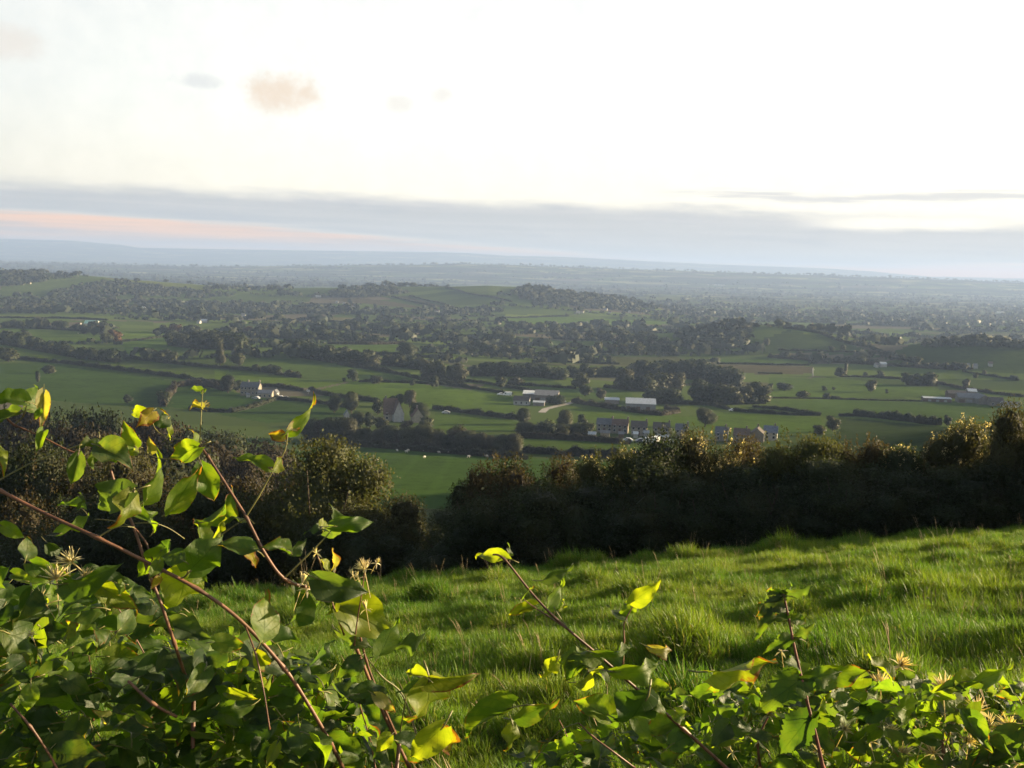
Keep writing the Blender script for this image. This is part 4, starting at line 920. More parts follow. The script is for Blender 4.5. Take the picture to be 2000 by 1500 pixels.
# a second, lower rank that closes the foot of the hedge
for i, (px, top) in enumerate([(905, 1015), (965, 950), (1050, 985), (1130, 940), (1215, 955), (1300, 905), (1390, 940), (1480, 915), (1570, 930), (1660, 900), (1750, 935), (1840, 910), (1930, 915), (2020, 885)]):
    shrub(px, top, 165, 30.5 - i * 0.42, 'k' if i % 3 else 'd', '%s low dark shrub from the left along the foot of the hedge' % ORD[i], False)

# ------------------------------------------------------------------ grass of the pasture
def grass_mat(name):
    m, n, out = new_mat(name)
    geo = n.new('ShaderNodeNewGeometry'); oi = n.new('ShaderNodeObjectInfo'); tcn = n.new('ShaderNodeTexCoord')
    pos = geo.outputs['Position']
    f = n.noise(pos, 0.5, 3.0, 0.6); f2 = n.noise(pos, 2.6, 2.0, 0.6)
    c = n.mix(n.smooth(f, 0.35, 0.65), (0.070, 0.148, 0.012), (0.130, 0.190, 0.016))
    c = n.mix(n.math('MULTIPLY', n.smooth(f2, 0.5, 0.72), 0.5), c, (0.045, 0.095, 0.010))
    r = geo.outputs['Random Per Island']
    c = n.mix(n.smooth(r, 0.89, 0.95), c, (0.22, 0.17, 0.07))
    hsv = n.new('ShaderNodeHueSaturation'); n.put(hsv.inputs['Color'], c); n.put(hsv.inputs['Value'], n.math('ADD', 0.7, n.math('MULTIPLY', r, 0.6)))
    p = n.new('ShaderNodeBsdfPrincipled'); n.put(p.inputs['Base Color'], hsv.outputs[0]); p.inputs['Roughness'].default_value = 0.5; p.inputs['Specular IOR Level'].default_value = 0.3
    t = n.new('ShaderNodeBsdfTranslucent'); n.put(t.inputs[0], n.mix(1.0, hsv.outputs[0], (1.5, 1.5, 0.7), 'MULTIPLY'))
    mx = n.new('ShaderNodeMixShader'); mx.inputs[0].default_value = 0.42
    n.l.new(p.outputs[0], mx.inputs[1]); n.l.new(t.outputs[0], mx.inputs[2]); n.l.new(mx.outputs[0], out.inputs[0])
    return m
GRASS = grass_mat('grass_blades')
def tuft(seed, nb, rad, l0, l1, lean):
    rs = np.random.RandomState(seed); a = rs.uniform(0, 6.283, nb); r = rad * np.sqrt(rs.uniform(0, 1, nb))
    B = np.stack([r * np.cos(a), r * np.sin(a), np.full(nb, -0.02)], -1)
    ln = rs.uniform(l0, l1, nb)[:, None]; az_ = a + rs.normal(size=nb) * 0.9; tilt = np.abs(rs.normal(0.28, 0.25, nb))
    D = np.stack([np.cos(az_) * np.sin(tilt) - lean, np.sin(az_) * np.sin(tilt), np.cos(tilt)], -1); D = unit(D)
    S = unit(np.cross(D, rs.normal(size=(nb, 3)))); w = rs.uniform(0.0020, 0.0044, nb)[:, None]
    droop = np.stack([D[:, 0] * 1.0 - lean * 0.5, D[:, 1] * 1.0, -0.35 * np.ones(nb)], -1) * rs.uniform(0.1, 0.75, nb)[:, None]
    pts = [B, B + D * ln * 0.4, B + D * ln * 0.75 + droop * ln * 0.18, B + D * ln + droop * ln * 0.5]
    V = np.concatenate([np.stack([p - S * w * q, p + S * w * q], 1)[:, None] for p, q in zip(pts, (0.8, 1.0, 0.75, 0.12))], 1).reshape(-1, 3)
    o = np.arange(nb)[:, None, None] * 8; q = np.array([[0, 1, 3, 2], [2, 3, 5, 4], [4, 5, 7, 6]])[None]
    return mesh_np('grass_tuft', V, (o + q).reshape(-1, 4), GRASS)
TUFTS = [bpy.data.objects.new('grass_tuft', tuft(40 + i, 46, 0.10, *q)) for i, q in enumerate([(0.10, 0.26, 0.10), (0.14, 0.32, 0.16), (0.08, 0.20, 0.05), (0.16, 0.36, 0.24)])]
STRAW = simple_mat('dry_straw', (0.30, 0.22, 0.11), 0.7, 0.25, 8.0)
def stalks(seed):
    r = np.random.RandomState(seed); mb = MB()
    for _ in range(3):
        a = r.uniform(0, 6.28); l = r.uniform(0.4, 0.75); lx, ly = r.normal() * 0.10 - 0.08, r.normal() * 0.10; x, y = r.normal() * 0.04, r.normal() * 0.04
        mb.tube([(x, y, -0.02), (x + lx * 0.4, y + ly * 0.4, l * 0.6), (x + lx, y + ly, l), (x + lx * 1.35, y + ly * 1.35, l * 1.14)], [0.0014, 0.0012, 0.0036, 0.0008], 4)
    return mb.mesh('dry_stalks', STRAW)
TUFTS += [bpy.data.objects.new('dry_stalks', stalks(3)), bpy.data.objects.new('dry_stalks', stalks(8))]
rs = np.random.RandomState(9); GP = []
N = 105000
v = rs.uniform(0, 1, N); gy = np.sqrt(3.4 ** 2 + v * (27.0 ** 2 - 3.4 ** 2)); gx = rs.uniform(-0.66, 0.66, N) * gy + rs.normal(size=N) * 0.2
keepp = rs.uniform(0, 1, N) < np.interp(gy, [3, 8, 15, 27], [1.0, 0.85, 0.55, 0.42])
gx = gx[keepp]; gy = gy[keepp]; gz = pasture_z(gx, gy); tz = tussock(gx, gy)
# flattened and thin spots between the tussocks
lush = np.clip(0.47 + tz * 2.2 + 0.16 * np.sin(gx * 1.1 + gy * 0.7) * np.sin(gy * 1.3 - gx * 0.4), 0.34, 0.95)
clr = np.zeros_like(gx)
for _ in range(420):
    qx, qy, qr = rs.uniform(-16, 18), rs.uniform(4, 26), rs.uniform(0.14, 0.34)
    clr = np.maximum(clr, np.exp(-((gx - qx) ** 2 + (gy - qy) ** 2) / (qr * qr)))
lush = lush + 0.32 * clr
me = bpy.data.meshes.new('pasture_grass'); me.vertices.add(len(gx)); me.vertices.foreach_set('co', np.stack([gx, gy, gz], -1).astype(np.float32).ravel())
def attr(nm, typ, key, val):
    a_ = me.attributes.new(nm, typ, 'POINT'); a_.data.foreach_set(key, val)
attr('rot', 'FLOAT_VECTOR', 'vector', np.stack([rs.normal(size=len(gx)) * 0.12, rs.normal(size=len(gx)) * 0.12, rs.uniform(-0.8, 0.8, len(gx))], -1).astype(np.float32).ravel())
attr('scl', 'FLOAT', 'value', (lush * rs.uniform(0.75, 1.25, len(gx))).astype(np.float32))
ids = rs.randint(0, 4, len(gx)); ids = np.where(rs.uniform(0, 1, len(gx)) < 0.007, rs.randint(4, 6, len(gx)), ids)
attr('idx', 'INT', 'value', ids.astype(np.int32))
gob = link('pasture_grass', me); tag(gob, 'long tussocky grass of the near pasture lit by low sun', None, None, 'stuff')
ng = bpy.data.node_groups.new('grass_scatter', 'GeometryNodeTree')
ng.interface.new_socket('Geometry', in_out='INPUT', socket_type='NodeSocketGeometry'); ng.interface.new_socket('Geometry', in_out='OUTPUT', socket_type='NodeSocketGeometry')
gi = ng.nodes.new('NodeGroupInput'); go = ng.nodes.new('NodeGroupOutput'); jn = ng.nodes.new('GeometryNodeJoinGeometry')
def named(nm, typ):
    a_ = ng.nodes.new('GeometryNodeInputNamedAttribute'); a_.data_type = typ; a_.inputs[0].default_value = nm
    return [o for o in a_.outputs if o.enabled and o.name == 'Attribute'][0]
rot, scl, idx = named('rot', 'FLOAT_VECTOR'), named('scl', 'FLOAT'), named('idx', 'INT')
for k, t in enumerate(TUFTS):
    ob = ng.nodes.new('GeometryNodeObjectInfo'); ob.inputs['Object'].default_value = t; ob.inputs['As Instance'].default_value = True
    cmp_ = ng.nodes.new('FunctionNodeCompare'); cmp_.data_type = 'INT'; cmp_.operation = 'EQUAL'
    ins = [s for s in cmp_.inputs if s.enabled]; ng.links.new(idx, ins[0]); ins[1].default_value = k
    iop = ng.nodes.new('GeometryNodeInstanceOnPoints')
    ng.links.new(gi.outputs[0], iop.inputs['Points']); ng.links.new(cmp_.outputs[0], iop.inputs['Selection']); ng.links.new(ob.outputs['Geometry'], iop.inputs['Instance'])
    ng.links.new(rot, iop.inputs['Rotation']); ng.links.new(scl, iop.inputs['Scale']); ng.links.new(iop.outputs[0], jn.inputs[0])
ng.links.new(jn.outputs[0], go.inputs[0])
md = gob.modifiers.new('scatter', 'NODES'); md.node_group = ng

# ------------------------------------------------------------------ buildings
WALLS = {'stone': (0.20, 0.18, 0.15), 'white': (0.37, 0.365, 0.35), 'cream': (0.28, 0.25, 0.20), 'render': (0.22, 0.20, 0.165), 'timber': (0.12, 0.085, 0.06), 'metal': (0.22, 0.22, 0.22), 'block': (0.20, 0.18, 0.165)}
ROOFS = {'slate': (0.10, 0.105, 0.115), 'tile': (0.115, 0.075, 0.058), 'brown': (0.085, 0.07, 0.06), 'tin': (0.42, 0.44, 0.46), 'white': (0.55, 0.56, 0.56), 'teal': (0.16, 0.30, 0.30), 'grey': (0.17, 0.17, 0.175), 'blue': (0.13, 0.15, 0.19)}
WM = {k: simple_mat('wall_' + k, v, 0.9, 0.14, 0.7, 0.1) for k, v in WALLS.items()}
RM = {k: simple_mat('roof_' + k, v, 0.6 if k in ('tin', 'white', 'teal') else 0.9, 0.2, 1.1, 0.3) for k, v in ROOFS.items()}
GLASS = simple_mat('window_glass', (0.025, 0.03, 0.035), 0.08, 0.1, 1.0, 0.6)
DOORM = simple_mat('door_paint', (0.10, 0.06, 0.045), 0.6)
FRAMEM = simple_mat('frame_white', (0.42, 0.42, 0.41), 0.6)
_cache = {}
def cached(key, fn):
    if key not in _cache: _cache[key] = fn()
    return _cache[key]
def wall_mesh(L, D, H, R, mat):
    mb = MB(); mb.prism([(0, -0.6), (D, -0.6), (D, H), (D / 2, H + R), (0, H)], -L / 2, L / 2); return mb.mesh('wall', mat)
def roof_mesh(L, D, H, R, mat):
    mb = MB(); o = 0.35; t = 0.16; sl = R / (D / 2)
    for s in (0, 1):
        y0, y1 = (-o, D / 2) if s == 0 else (D + o, D / 2)
        z0 = H - o * sl
        pr = [(y0, z0 + 0.02), (y1, H + R + 0.02), (y1, H + R + t), (y0, z0 + t)]
        if s: pr = pr[::-1]
        mb.prism(pr, -L / 2 - 0.25, L / 2 + 0.25)
    return mb.mesh('roof', mat)
def boxm(name, w, d, h, mat):
    def f():
        mb = MB(); mb.box(-w / 2, w / 2, -d / 2, d / 2, 0, h); return mb.mesh(name, mat)
    return cached((name, round(w, 2), round(d, 2), round(h, 2), mat.name), f)
def house(name, label, cat, px, py, wpx, wall, roof, D=6.5, H=4.8, R=2.6, yaw=0.0, chim=(), win=0, storeys=2, door=None, group=None, gable=False, bays=0):
    """front-bottom middle stands at the photo pixel; ridge runs across the view unless gable=True"""
    g = ground_at(px, py); L = wpx * g.y / FPX
    e = empty(name, g, yaw + math.atan2(-g.x, g.y) * 0.3)
    if gable: L, D = D, L; e.rotation_euler[2] += math.pi / 2
    w = link('wall', wall_mesh(L, D, H, R, WM[wall]), e); r = link('roof', roof_mesh(L, D, H, R, RM[roof]), e)
    if gable: w.location = r.location = (L / 2, -D / 2, 0)
    off = Vector((L / 2, -D / 2, 0)) if gable else Vector((0, 0, 0))
    for cx in chim:
        c = link('chimney', boxm('chimney', 0.7, 0.7, 2.4, WM['block']), r); c.location = (cx * L / 2, D / 2, H + R - 1.2)
    if win:
        pane = boxm('pane', 0.9, 0.05, 1.05, GLASS); frm = boxm('window', 1.15, 0.06, 1.3, FRAMEM)
        for s in range(storeys):
            for i in range(win):
                x = -L / 2 + L * (i + 0.5) / win
                if s == 0 and door is not None and i == door:
                    dd = link('door', boxm('door', 1.0, 0.08, 2.05, DOORM), e); dd.location = off + Vector((x, -0.03, 0)); continue
                f = link('window', frm, e); f.location = off + Vector((x, -0.025, min(1.0, H * 0.2) + s * min(2.5, H * 0.5)))
                p = link('pane', pane, f); p.location = (0, -0.03, 0.12)
    for i in range(bays):   # open bays / wall panels of a barn
        b = link('bay_panel', boxm('bay_panel', L / bays * 0.8, 0.08, H * 0.62, WM['metal'] if i % 2 else WM['timber']), e); b.location = off + Vector((-L / 2 + L * (i + 0.5) / bays, -0.04, 0.1))
    tag(e, label, cat, group)
    return e
house('farmhouse', 'long stone farmhouse with grey roof right of the dark evergreen', 'house', 487, 773, 36, 'stone', 'slate', 6.5, 5.0, 2.4, -0.12, (0.95, -0.3), 5, 2, 2)
house('farmhouse_extension', 'low pale extension in front of the long stone farmhouse', 'house', 517, 777, 28, 'cream', 'grey', 5.0, 2.6, 1.5, -0.12, (), 3, 1)
house('outbuilding', 'small white gabled outbuilding beside the parked cars', 'outbuilding', 536, 776, 9, 'white', 'slate', 5.0, 2.6, 1.4, -0.1, (), 1, 1, gable=True)
house('garden_shed', 'tiny pale shed left of the long stone farmhouse', 'shed', 484, 776, 6, 'white', 'grey', 2.2, 1.7, 0.5)
house('gabled_house', 'tall house with brown roof left of its white gable', 'house', 762, 822, 26, 'cream', 'tile', 8.0, 3.6, 6.4, 0.1, (-0.7,), 2, 2)
house('gabled_house', 'bright white steep gable wing among the dark trees', 'house', 779, 824, 20, 'white', 'tile', 8.5, 4.0, 5.4, 0.25, (), 2, 2, gable=True)
house('cottage', 'small cottage with pale gable right of the white gabled house', 'house', 816, 826, 22, 'cream', 'tile', 6.0, 3.0, 3.4, 0.2, (0.3,), 2, 1, gable=True)
house('garden_tent', 'pale bluish hut standing on the garden lawn', 'hut', 678, 816, 10, 'white', 'blue', 3.0, 1.6, 1.9, 0.2, gable=True)
house('barn', 'barn with gleaming white roof in the mid-valley farm', 'barn', 1036, 780, 30, 'block', 'white', 14, 3.2, 1.2, -0.08)
house('barn', 'low dark-roofed building with white front wall', 'barn', 1018, 791, 31, 'white', 'brown', 7, 2.6, 2.0, -0.1, (), 3, 1)
house('barn', 'big dull grey barn right of the white roofed barn', 'barn', 1066, 786, 46, 'block', 'grey', 14, 4.0, 2.2, -0.1, bays=4)
house('barn', 'small lean-to beside the lane in the mid-valley farm', 'barn', 1052, 793, 22, 'block', 'tin', 5, 2.0, 0.6, -0.1)
house('metal_barn', 'long metal barn with pale ribbed roof', 'barn', 1251, 805, 58, 'metal', 'tin', 13, 4.6, 2.2, -0.06, bays=6)
house('shed', 'low shed with pale roof left of the long metal barn', 'shed', 1195, 789, 28, 'block', 'tin', 7, 2.4, 0.9, -0.06)
for i, (px, py, w, ro, ya, lab) in enumerate([(1180, 845, 31, 'slate', -0.14, 'grey slate roofed house at the left end of the terrace'), (1210, 847, 31, 'tile', -0.14, 'brown tiled house joined to the grey slate one'),
        (1247, 851, 31, 'brown', -0.12, 'pale house third from the left in the terrace'), (1291, 854, 32, 'brown', -0.12, 'pale house fourth from the left in the terrace'), (1331, 857, 24, 'slate', -0.1, 'house half hidden by the tall dark shrub')]):
    house('terraced_house', lab, 'house', px, py, w, ['render', 'stone', 'cream', 'cream', 'render'][i], ro, 7.5, 3.7, 2.1, ya, (0.93,), 3, 2, 1, 'terraced houses of the village')
for px, py, w, wa, ro, lab, ga in [(1408, 862, 24, 'render', 'slate', 'dark roof just right of the pale lit shrub tips', False), (1447, 866, 30, 'render', 'tile', 'reddish roof peeping over the hedge', False),
        (1478, 864, 26, 'stone', 'brown', 'brown hipped roof between the reddish and blue roofs', True), (1504, 860, 26, 'white', 'blue', 'house with bluish roof and white gable over the hedge', False)]:
    house('village_house', lab, 'house', px, py, w, wa, ro, 8, 3.3, 2.2, -0.2, (0.6,), 2, 2, None, 'village houses over the hedge', ga)
for px, py, w, wa, ro, H, lab in [(1156, 856, 14, 'white', 'tin', 1.8, 'open white carport left of the terrace gardens'), (1181, 854, 18, 'cream', 'grey', 2.0, 'pale shed below the grey slate house'), (1213, 856, 10, 'timber', 'grey', 1.9, 'dark garden shed below the brown tiled house'),
        (1241, 856, 9, 'white', 'white', 1.9, 'small white hut left of the parked vans'), (1296, 862, 22, 'cream', 'tin', 1.8, 'pale low shed right of the parked vans'), (1262, 852, 10, 'white', 'tin', 1.6, 'white glasshouse-like hut behind the vans')]:
    house('garden_shed', lab, 'shed', px, py, w, wa, ro, 2.6, H, 0.7, -0.1)
house('long_shed', 'long low dark shed with pale roof edge in the right field', 'shed', 1831, 785, 52, 'timber', 'tin', 7, 2.2, 0.6, -0.03, bays=7)
house('barn', 'dark barn behind the right-hand farm yard', 'barn', 1870, 778, 34, 'timber', 'brown', 9, 3.2, 1.6, -0.03)
house('barn', 'broad stone barn in the middle of the right-hand farm', 'barn', 1893, 787, 42, 'stone', 'grey', 10, 3.4, 2.4, -0.1, bays=3)
house('barn', 'pale roofed barn at the back of the right-hand farm', 'barn', 1899, 774, 16, 'block', 'white', 8, 3.4, 1.4, -0.1)
house('barn', 'stone barn gable-on in the right-hand farm', 'barn', 1923, 790, 24, 'stone', 'grey', 12, 3.4, 2.6, 0.1, gable=True)
house('barn', 'smaller stone building right of the gable-on barn', 'barn', 1946, 793, 26, 'stone', 'brown', 7, 3.0, 2.2, -0.1, win=2, storeys=1)
house('shed', 'white fronted shed at the right end of the farm', 'shed', 1974, 796, 32, 'white', 'grey', 6, 2.2, 1.2, -0.1)
# far houses: a few pixels each, still walls and a roof
FAR = [('houses on the far left ridge slope', 'pale house on the far left ridge slope', [(38, 556, 15), (56, 555, 6)], 'cream'),
       ('white cottages at the left under the ridge', 'white cottage at the left under the ridge', [(18, 593, 5), (48, 596, 6), (56, 594, 7), (65, 597, 9), (75, 590, 6)], 'white'),
       ('works buildings in the left middle distance', 'works building in the left middle distance', [(218, 594, 10), (240, 605, 12), (266, 605, 30), (288, 600, 18), (296, 594, 10)], 'white'),
       ('pale sheds in the left fields', 'pale shed in the left middle fields', [(152, 637, 9), (201, 634, 5), (387, 632, 6), (398, 630, 11), (459, 629, 7), (468, 632, 5), (475, 618, 7), (495, 619, 5)], 'white'),
       ('houses of the ridge village', 'white house of the village under the mid ridge', [(510, 606, 5), (604, 606, 8), (618, 606, 9), (622, 581, 10), (632, 608, 5), (658, 592, 5), (666, 606, 11), (672, 595, 5), (684, 596, 8), (690, 600, 9), (696, 604, 6)], 'white'),
       ('houses on the mid ridge skyline', 'pale house on the mid ridge skyline', [(692, 561, 8), (703, 562, 9)], 'white'),
       ('lone white houses under the ridge', 'lone white house under the mid ridge', [(853, 610, 9), (898, 610, 8)], 'white'),
       ('white houses below the wooded slope', 'white house below the wooded ridge slope', [(1130, 612, 7), (1137, 611, 5), (1153, 610, 5), (1182, 606, 7), (1191, 612, 6), (1230, 611, 5), (1250, 612, 5)], 'white'),
       ('white houses behind the wooded knoll', 'white house behind the wooded knoll', [(1370, 612, 12), (1389, 615, 6), (1429, 608, 6), (1440, 609, 11), (1438, 616, 9), (1486, 616, 4)], 'white'),
       ('white houses on the hazy levels', 'white house on the hazy levels at right', [(1526, 618, 7), (1570, 617, 4), (1637, 617, 9), (1649, 617, 7), (1688, 618, 11), (1930, 629, 9), (1955, 612, 15)], 'white'),
       ('far white sheds on the plain', 'far white shed on the plain', [(1383, 557, 4), (1391, 557, 4), (1405, 558, 22), (1300, 559, 6), (1043, 552, 5), (1610, 572, 6)], 'white'),
       ('pale farm roofs under the right hill', 'pale farm roof under the right hill', [(1713, 718, 5), (1726, 717, 12), (1893, 719, 4), (1906, 720, 7), (1935, 716, 7)], 'white')]
for grp, lab, spots, wall in FAR:
    for i, (px, py, w) in enumerate(sorted(spots)):
        g = ground_at(px, py); L = max(w, 3) * g.y / FPX; H = min(3.2 + L * 0.03, 5); ro = random.choice(['slate', 'tile', 'grey']) if w < 10 else 'tin'
        lo = '%s %s from the left' % (ORD[i], lab) if len(spots) > 1 else lab
        house('far_house', lo, 'house', px, py, w, wall, ro, max(5.0, min(9, L * 0.6)), H * 0.8, H * 0.45, random.uniform(-0.3, 0.3), group=grp)
house('teal_shed', 'shed with teal roof in the left middle distance', 'shed', 177, 636, 25, 'white', 'teal', 12, 2.6, 3.2)

# lane, post, sign
G = [ground_at(*p) for p in [(1058, 806), (1066, 799), (1085, 794), (1104, 790), (1122, 785)]]
Q = []
for i, g in enumerate(G):
    d = (G[min(i + 1, 4)] - G[max(i - 1, 0)]); d.z = 0; d.normalize(); s = Vector((-d.y, d.x, 0)) * 2.0
    for q in (g + s, g - s): Q.append((q.x, q.y, float(height(q.x, q.y)) + 0.12))
me = bpy.data.meshes.new('lane'); me.from_pydata(Q, [], [(2 * i, 2 * i + 1, 2 * i + 3, 2 * i + 2) for i in range(4)]); me.materials.append(simple_mat('lane_surface', (0.24, 0.22, 0.19), 0.95, 0.2, 0.3)); me.update()
tag(link('lane', me), 'pale lane climbing past the mid-valley farm', None, None, 'structure')
mb = MB(); mb.tube([(0, 0, -0.3), (0.1, 0, 2.2), (-0.15, 0.1, 4.5), (0.1, 0, 7.2)], [0.5, 0.42, 0.34, 0.12], 7); mb.tube([(-0.1, 0, 3.6), (0.9, 0.1, 5.2), (1.0, 0, 6.2)], [0.22, 0.15, 0.05], 6)
o = link('dead_tree', mb.mesh('dead_tree', simple_mat('dead_wood', (0.62, 0.58, 0.52), 0.9), True)); o.location = ground_at(1587, 735); tag(o, 'pale bare trunk at the end of the brown strip', 'tree')
mb = MB(); mb.box(-0.06, 0.06, -0.06, 0.06, -0.2, 2.6); mb.box(-1.0, 1.0, -0.1, -0.05, 1.5, 2.6)
o = link('notice_board', mb.mesh('notice_board', FRAMEM)); o.location = ground_at(602, 770); tag(o, 'small white board on a post by the farm hedge', 'board')

# ------------------------------------------------------------------ vehicles
TYRE = simple_mat('tyre', (0.03, 0.03, 0.03), 0.8); PAINT = {k: simple_mat('paint_' + k, c, 0.3, 0.05, 1.0, 0.5) for k, c in {'white': (0.75, 0.75, 0.74), 'silver': (0.45, 0.46, 0.47), 'dark': (0.05, 0.06, 0.08)}.items()}
def wheel_mesh():
    mb = MB(); mb.tube([(0, -0.1, 0), (0, 0.1, 0)], 0.32, 12); return mb.mesh('wheel', TYRE)
WHEEL = wheel_mesh()
CARP = [(-2.1, 0.35), (-2.15, 0.75), (-1.2, 0.92), (-0.65, 1.42), (0.9, 1.45), (1.7, 0.95), (2.1, 0.85), (2.1, 0.35)]
VANP = [(-2.6, 0.4), (-2.65, 0.95), (-2.1, 1.15), (-1.55, 2.1), (-1.2, 2.35), (2.6, 2.35), (2.6, 0.4)]
def side_body(prof, half, mat):
    mb = MB(); n = len(prof)
    V = [(x, -half, z) for x, z in prof] + [(x, half, z) for x, z in prof]
    mb.add(V, [tuple(range(n)), tuple(range(2 * n - 1, n - 1, -1))] + [(i, n + i, n + (i + 1) % n, (i + 1) % n) for i in range(n)])
    return mb.mesh('body', mat)
def vehicle(px, py, kind, paint, label, yaw):
    g = ground_at(px, py); e = empty(kind, g, yaw); half = 0.85 if kind == 'car' else 1.0
    b = link('body', cached((kind, paint), lambda: side_body(CARP if kind == 'car' else VANP, half, PAINT[paint])), e)
    gl = cached((kind, 'glass'), lambda: side_body([(-1.05, 0.98), (-0.6, 1.36), (0.85, 1.38), (1.45, 0.98)] if kind == 'car' else [(-2.0, 1.25), (-1.55, 2.0), (-0.9, 2.0), (-0.9, 1.25)], half + 0.015, GLASS)); link('window', gl, e)
    for sx in (-1.35, 1.35) if kind == 'car' else (-1.7, 1.6):
        for sy in (-1, 1):
            w = link('wheel', WHEEL, e); w.location = (sx, sy * (half - 0.05), 0.32)
    return tag(e, label, kind)
vehicle(1268, 865, 'van', 'white', 'left one of two white vans parked below the terrace', 0.1)
vehicle(1281, 864, 'van', 'white', 'right one of two white vans parked below the terrace', 1.2)
vehicle(1250, 863, 'car', 'dark', 'dark car left of the two white vans', 0.3)
vehicle(1306, 866, 'car', 'silver', 'silver car right of the two white vans', 0.2)
vehicle(1226, 862, 'car', 'silver', 'silver car at the left end of the village yard', -0.2)
vehicle(548, 778, 'car', 'white', 'white car parked right of the white outbuilding', 0.1)
vehicle(558, 779, 'car', 'silver', 'silver car at the right end of the farmhouse cars', 0.1)
vehicle(500, 779, 'car', 'silver', 'silver car in front of the long stone farmhouse', -0.2)
vehicle(991, 773, 'van', 'white', 'white van left of the gleaming white barn roof', 0.1)
vehicle(978, 772, 'car', 'white', 'white car at the gate left of the mid-valley farm', 0.2)
vehicle(1090, 789, 'van', 'white', 'white van right of the big grey barn', 0.15)
vehicle(1098, 786, 'car', 'white', 'white car behind the van right of the grey barn', 0.3)
vehicle(871, 808, 'car', 'silver', 'silver car on the lane under the long dark hedge', 0.1)
vehicle(1431, 803, 'car', 'white', 'white car at the gap between the two dark hedges', 0.1)

# ------------------------------------------------------------------ sheep
def sheep_mesh():
    J = [((0, 0, 0.62), 0.20), ((0.22, 0, 0.66), 0.24), ((-0.22, 0, 0.66), 0.25), ((-0.42, 0, 0.64), 0.17), ((0.42, 0, 0.70), 0.18), ((0.58, 0, 0.66), 0.10), ((0.74, 0, 0.55), 0.08), ((0.84, 0, 0.47), 0.045)]
    E = [(0, 1), (0, 2), (2, 3), (1, 4), (4, 5), (5, 6), (6, 7)]
    for sx, par in ((0.3, 1), (-0.32, 2)):
        for sy in (-0.12, 0.12):
            b = len(J); J += [((sx, sy, 0.42), 0.08), ((sx + (0.02 if sx > 0 else -0.05), sy, 0.22), 0.045), ((sx, sy, 0.02), 0.04)]; E += [(par, b), (b, b + 1), (b + 1, b + 2)]
    me = bpy.data.meshes.new('sheep_cage'); me.from_pydata([j[0] for j in J], E, []); me.update()
    ob = bpy.data.objects.new('sheep_cage', me); COL.objects.link(ob)
    md = ob.modifiers.new('skin', 'SKIN')
    for v, j in zip(me.skin_vertices[0].data, J): v.radius = (j[1], j[1])
    me.skin_vertices[0].data[0].use_root = True
    ob.modifiers.new('sub', 'SUBSURF').levels = 1
    dg = bpy.context.evaluated_depsgraph_get(); res = bpy.data.meshes.new_from_object(ob.evaluated_get(dg)); res.name = 'sheep'
    bpy.data.objects.remove(ob); res.materials.clear(); res.materials.append(simple_mat('fleece', (0.62, 0.57, 0.49), 0.95, 0.15, 6.0, 0.05))
    for p in res.polygons: p.use_smooth = True
    return res
SHEEP = sheep_mesh()
SP = sorted([(600 + x / 4, 740 + y / 4) for x, y in [(300, 522), (345, 517), (395, 518), (425, 522), (515, 513), (568, 523), (673, 526), (703, 559), (777, 568), (790, 558), (815, 547), (921, 561), (917, 611), (1031, 574), (1118, 577), (1162, 574), (1208, 562), (1268, 582), (1259, 607), (1389, 571), (1405, 605), (547, 638)]])
for i, (px, py) in enumerate(SP):
    o = link('sheep', SHEEP); o.location = ground_at(px, py + 2); o.rotation_euler[2] = random.choice([0, 3.14]) + random.uniform(-0.9, 0.9); o.scale = (random.uniform(0.92, 1.08),) * 3
    tag(o, '%s white sheep from the left in the dark green pasture' % ORD[i], 'sheep', 'sheep grazing in the dark green pasture')
for i, (px, py) in enumerate([(72, 681), (93, 685), (153, 652)]):
    o = link('sheep', SHEEP); o.location = ground_at(px, py); o.rotation_euler[2] = random.uniform(0, 6); o.scale = (1.15,) * 3
    tag(o, '%s sheep from the left under the dark tree row at left' % ORD[i], 'sheep', 'sheep on the left slopes')

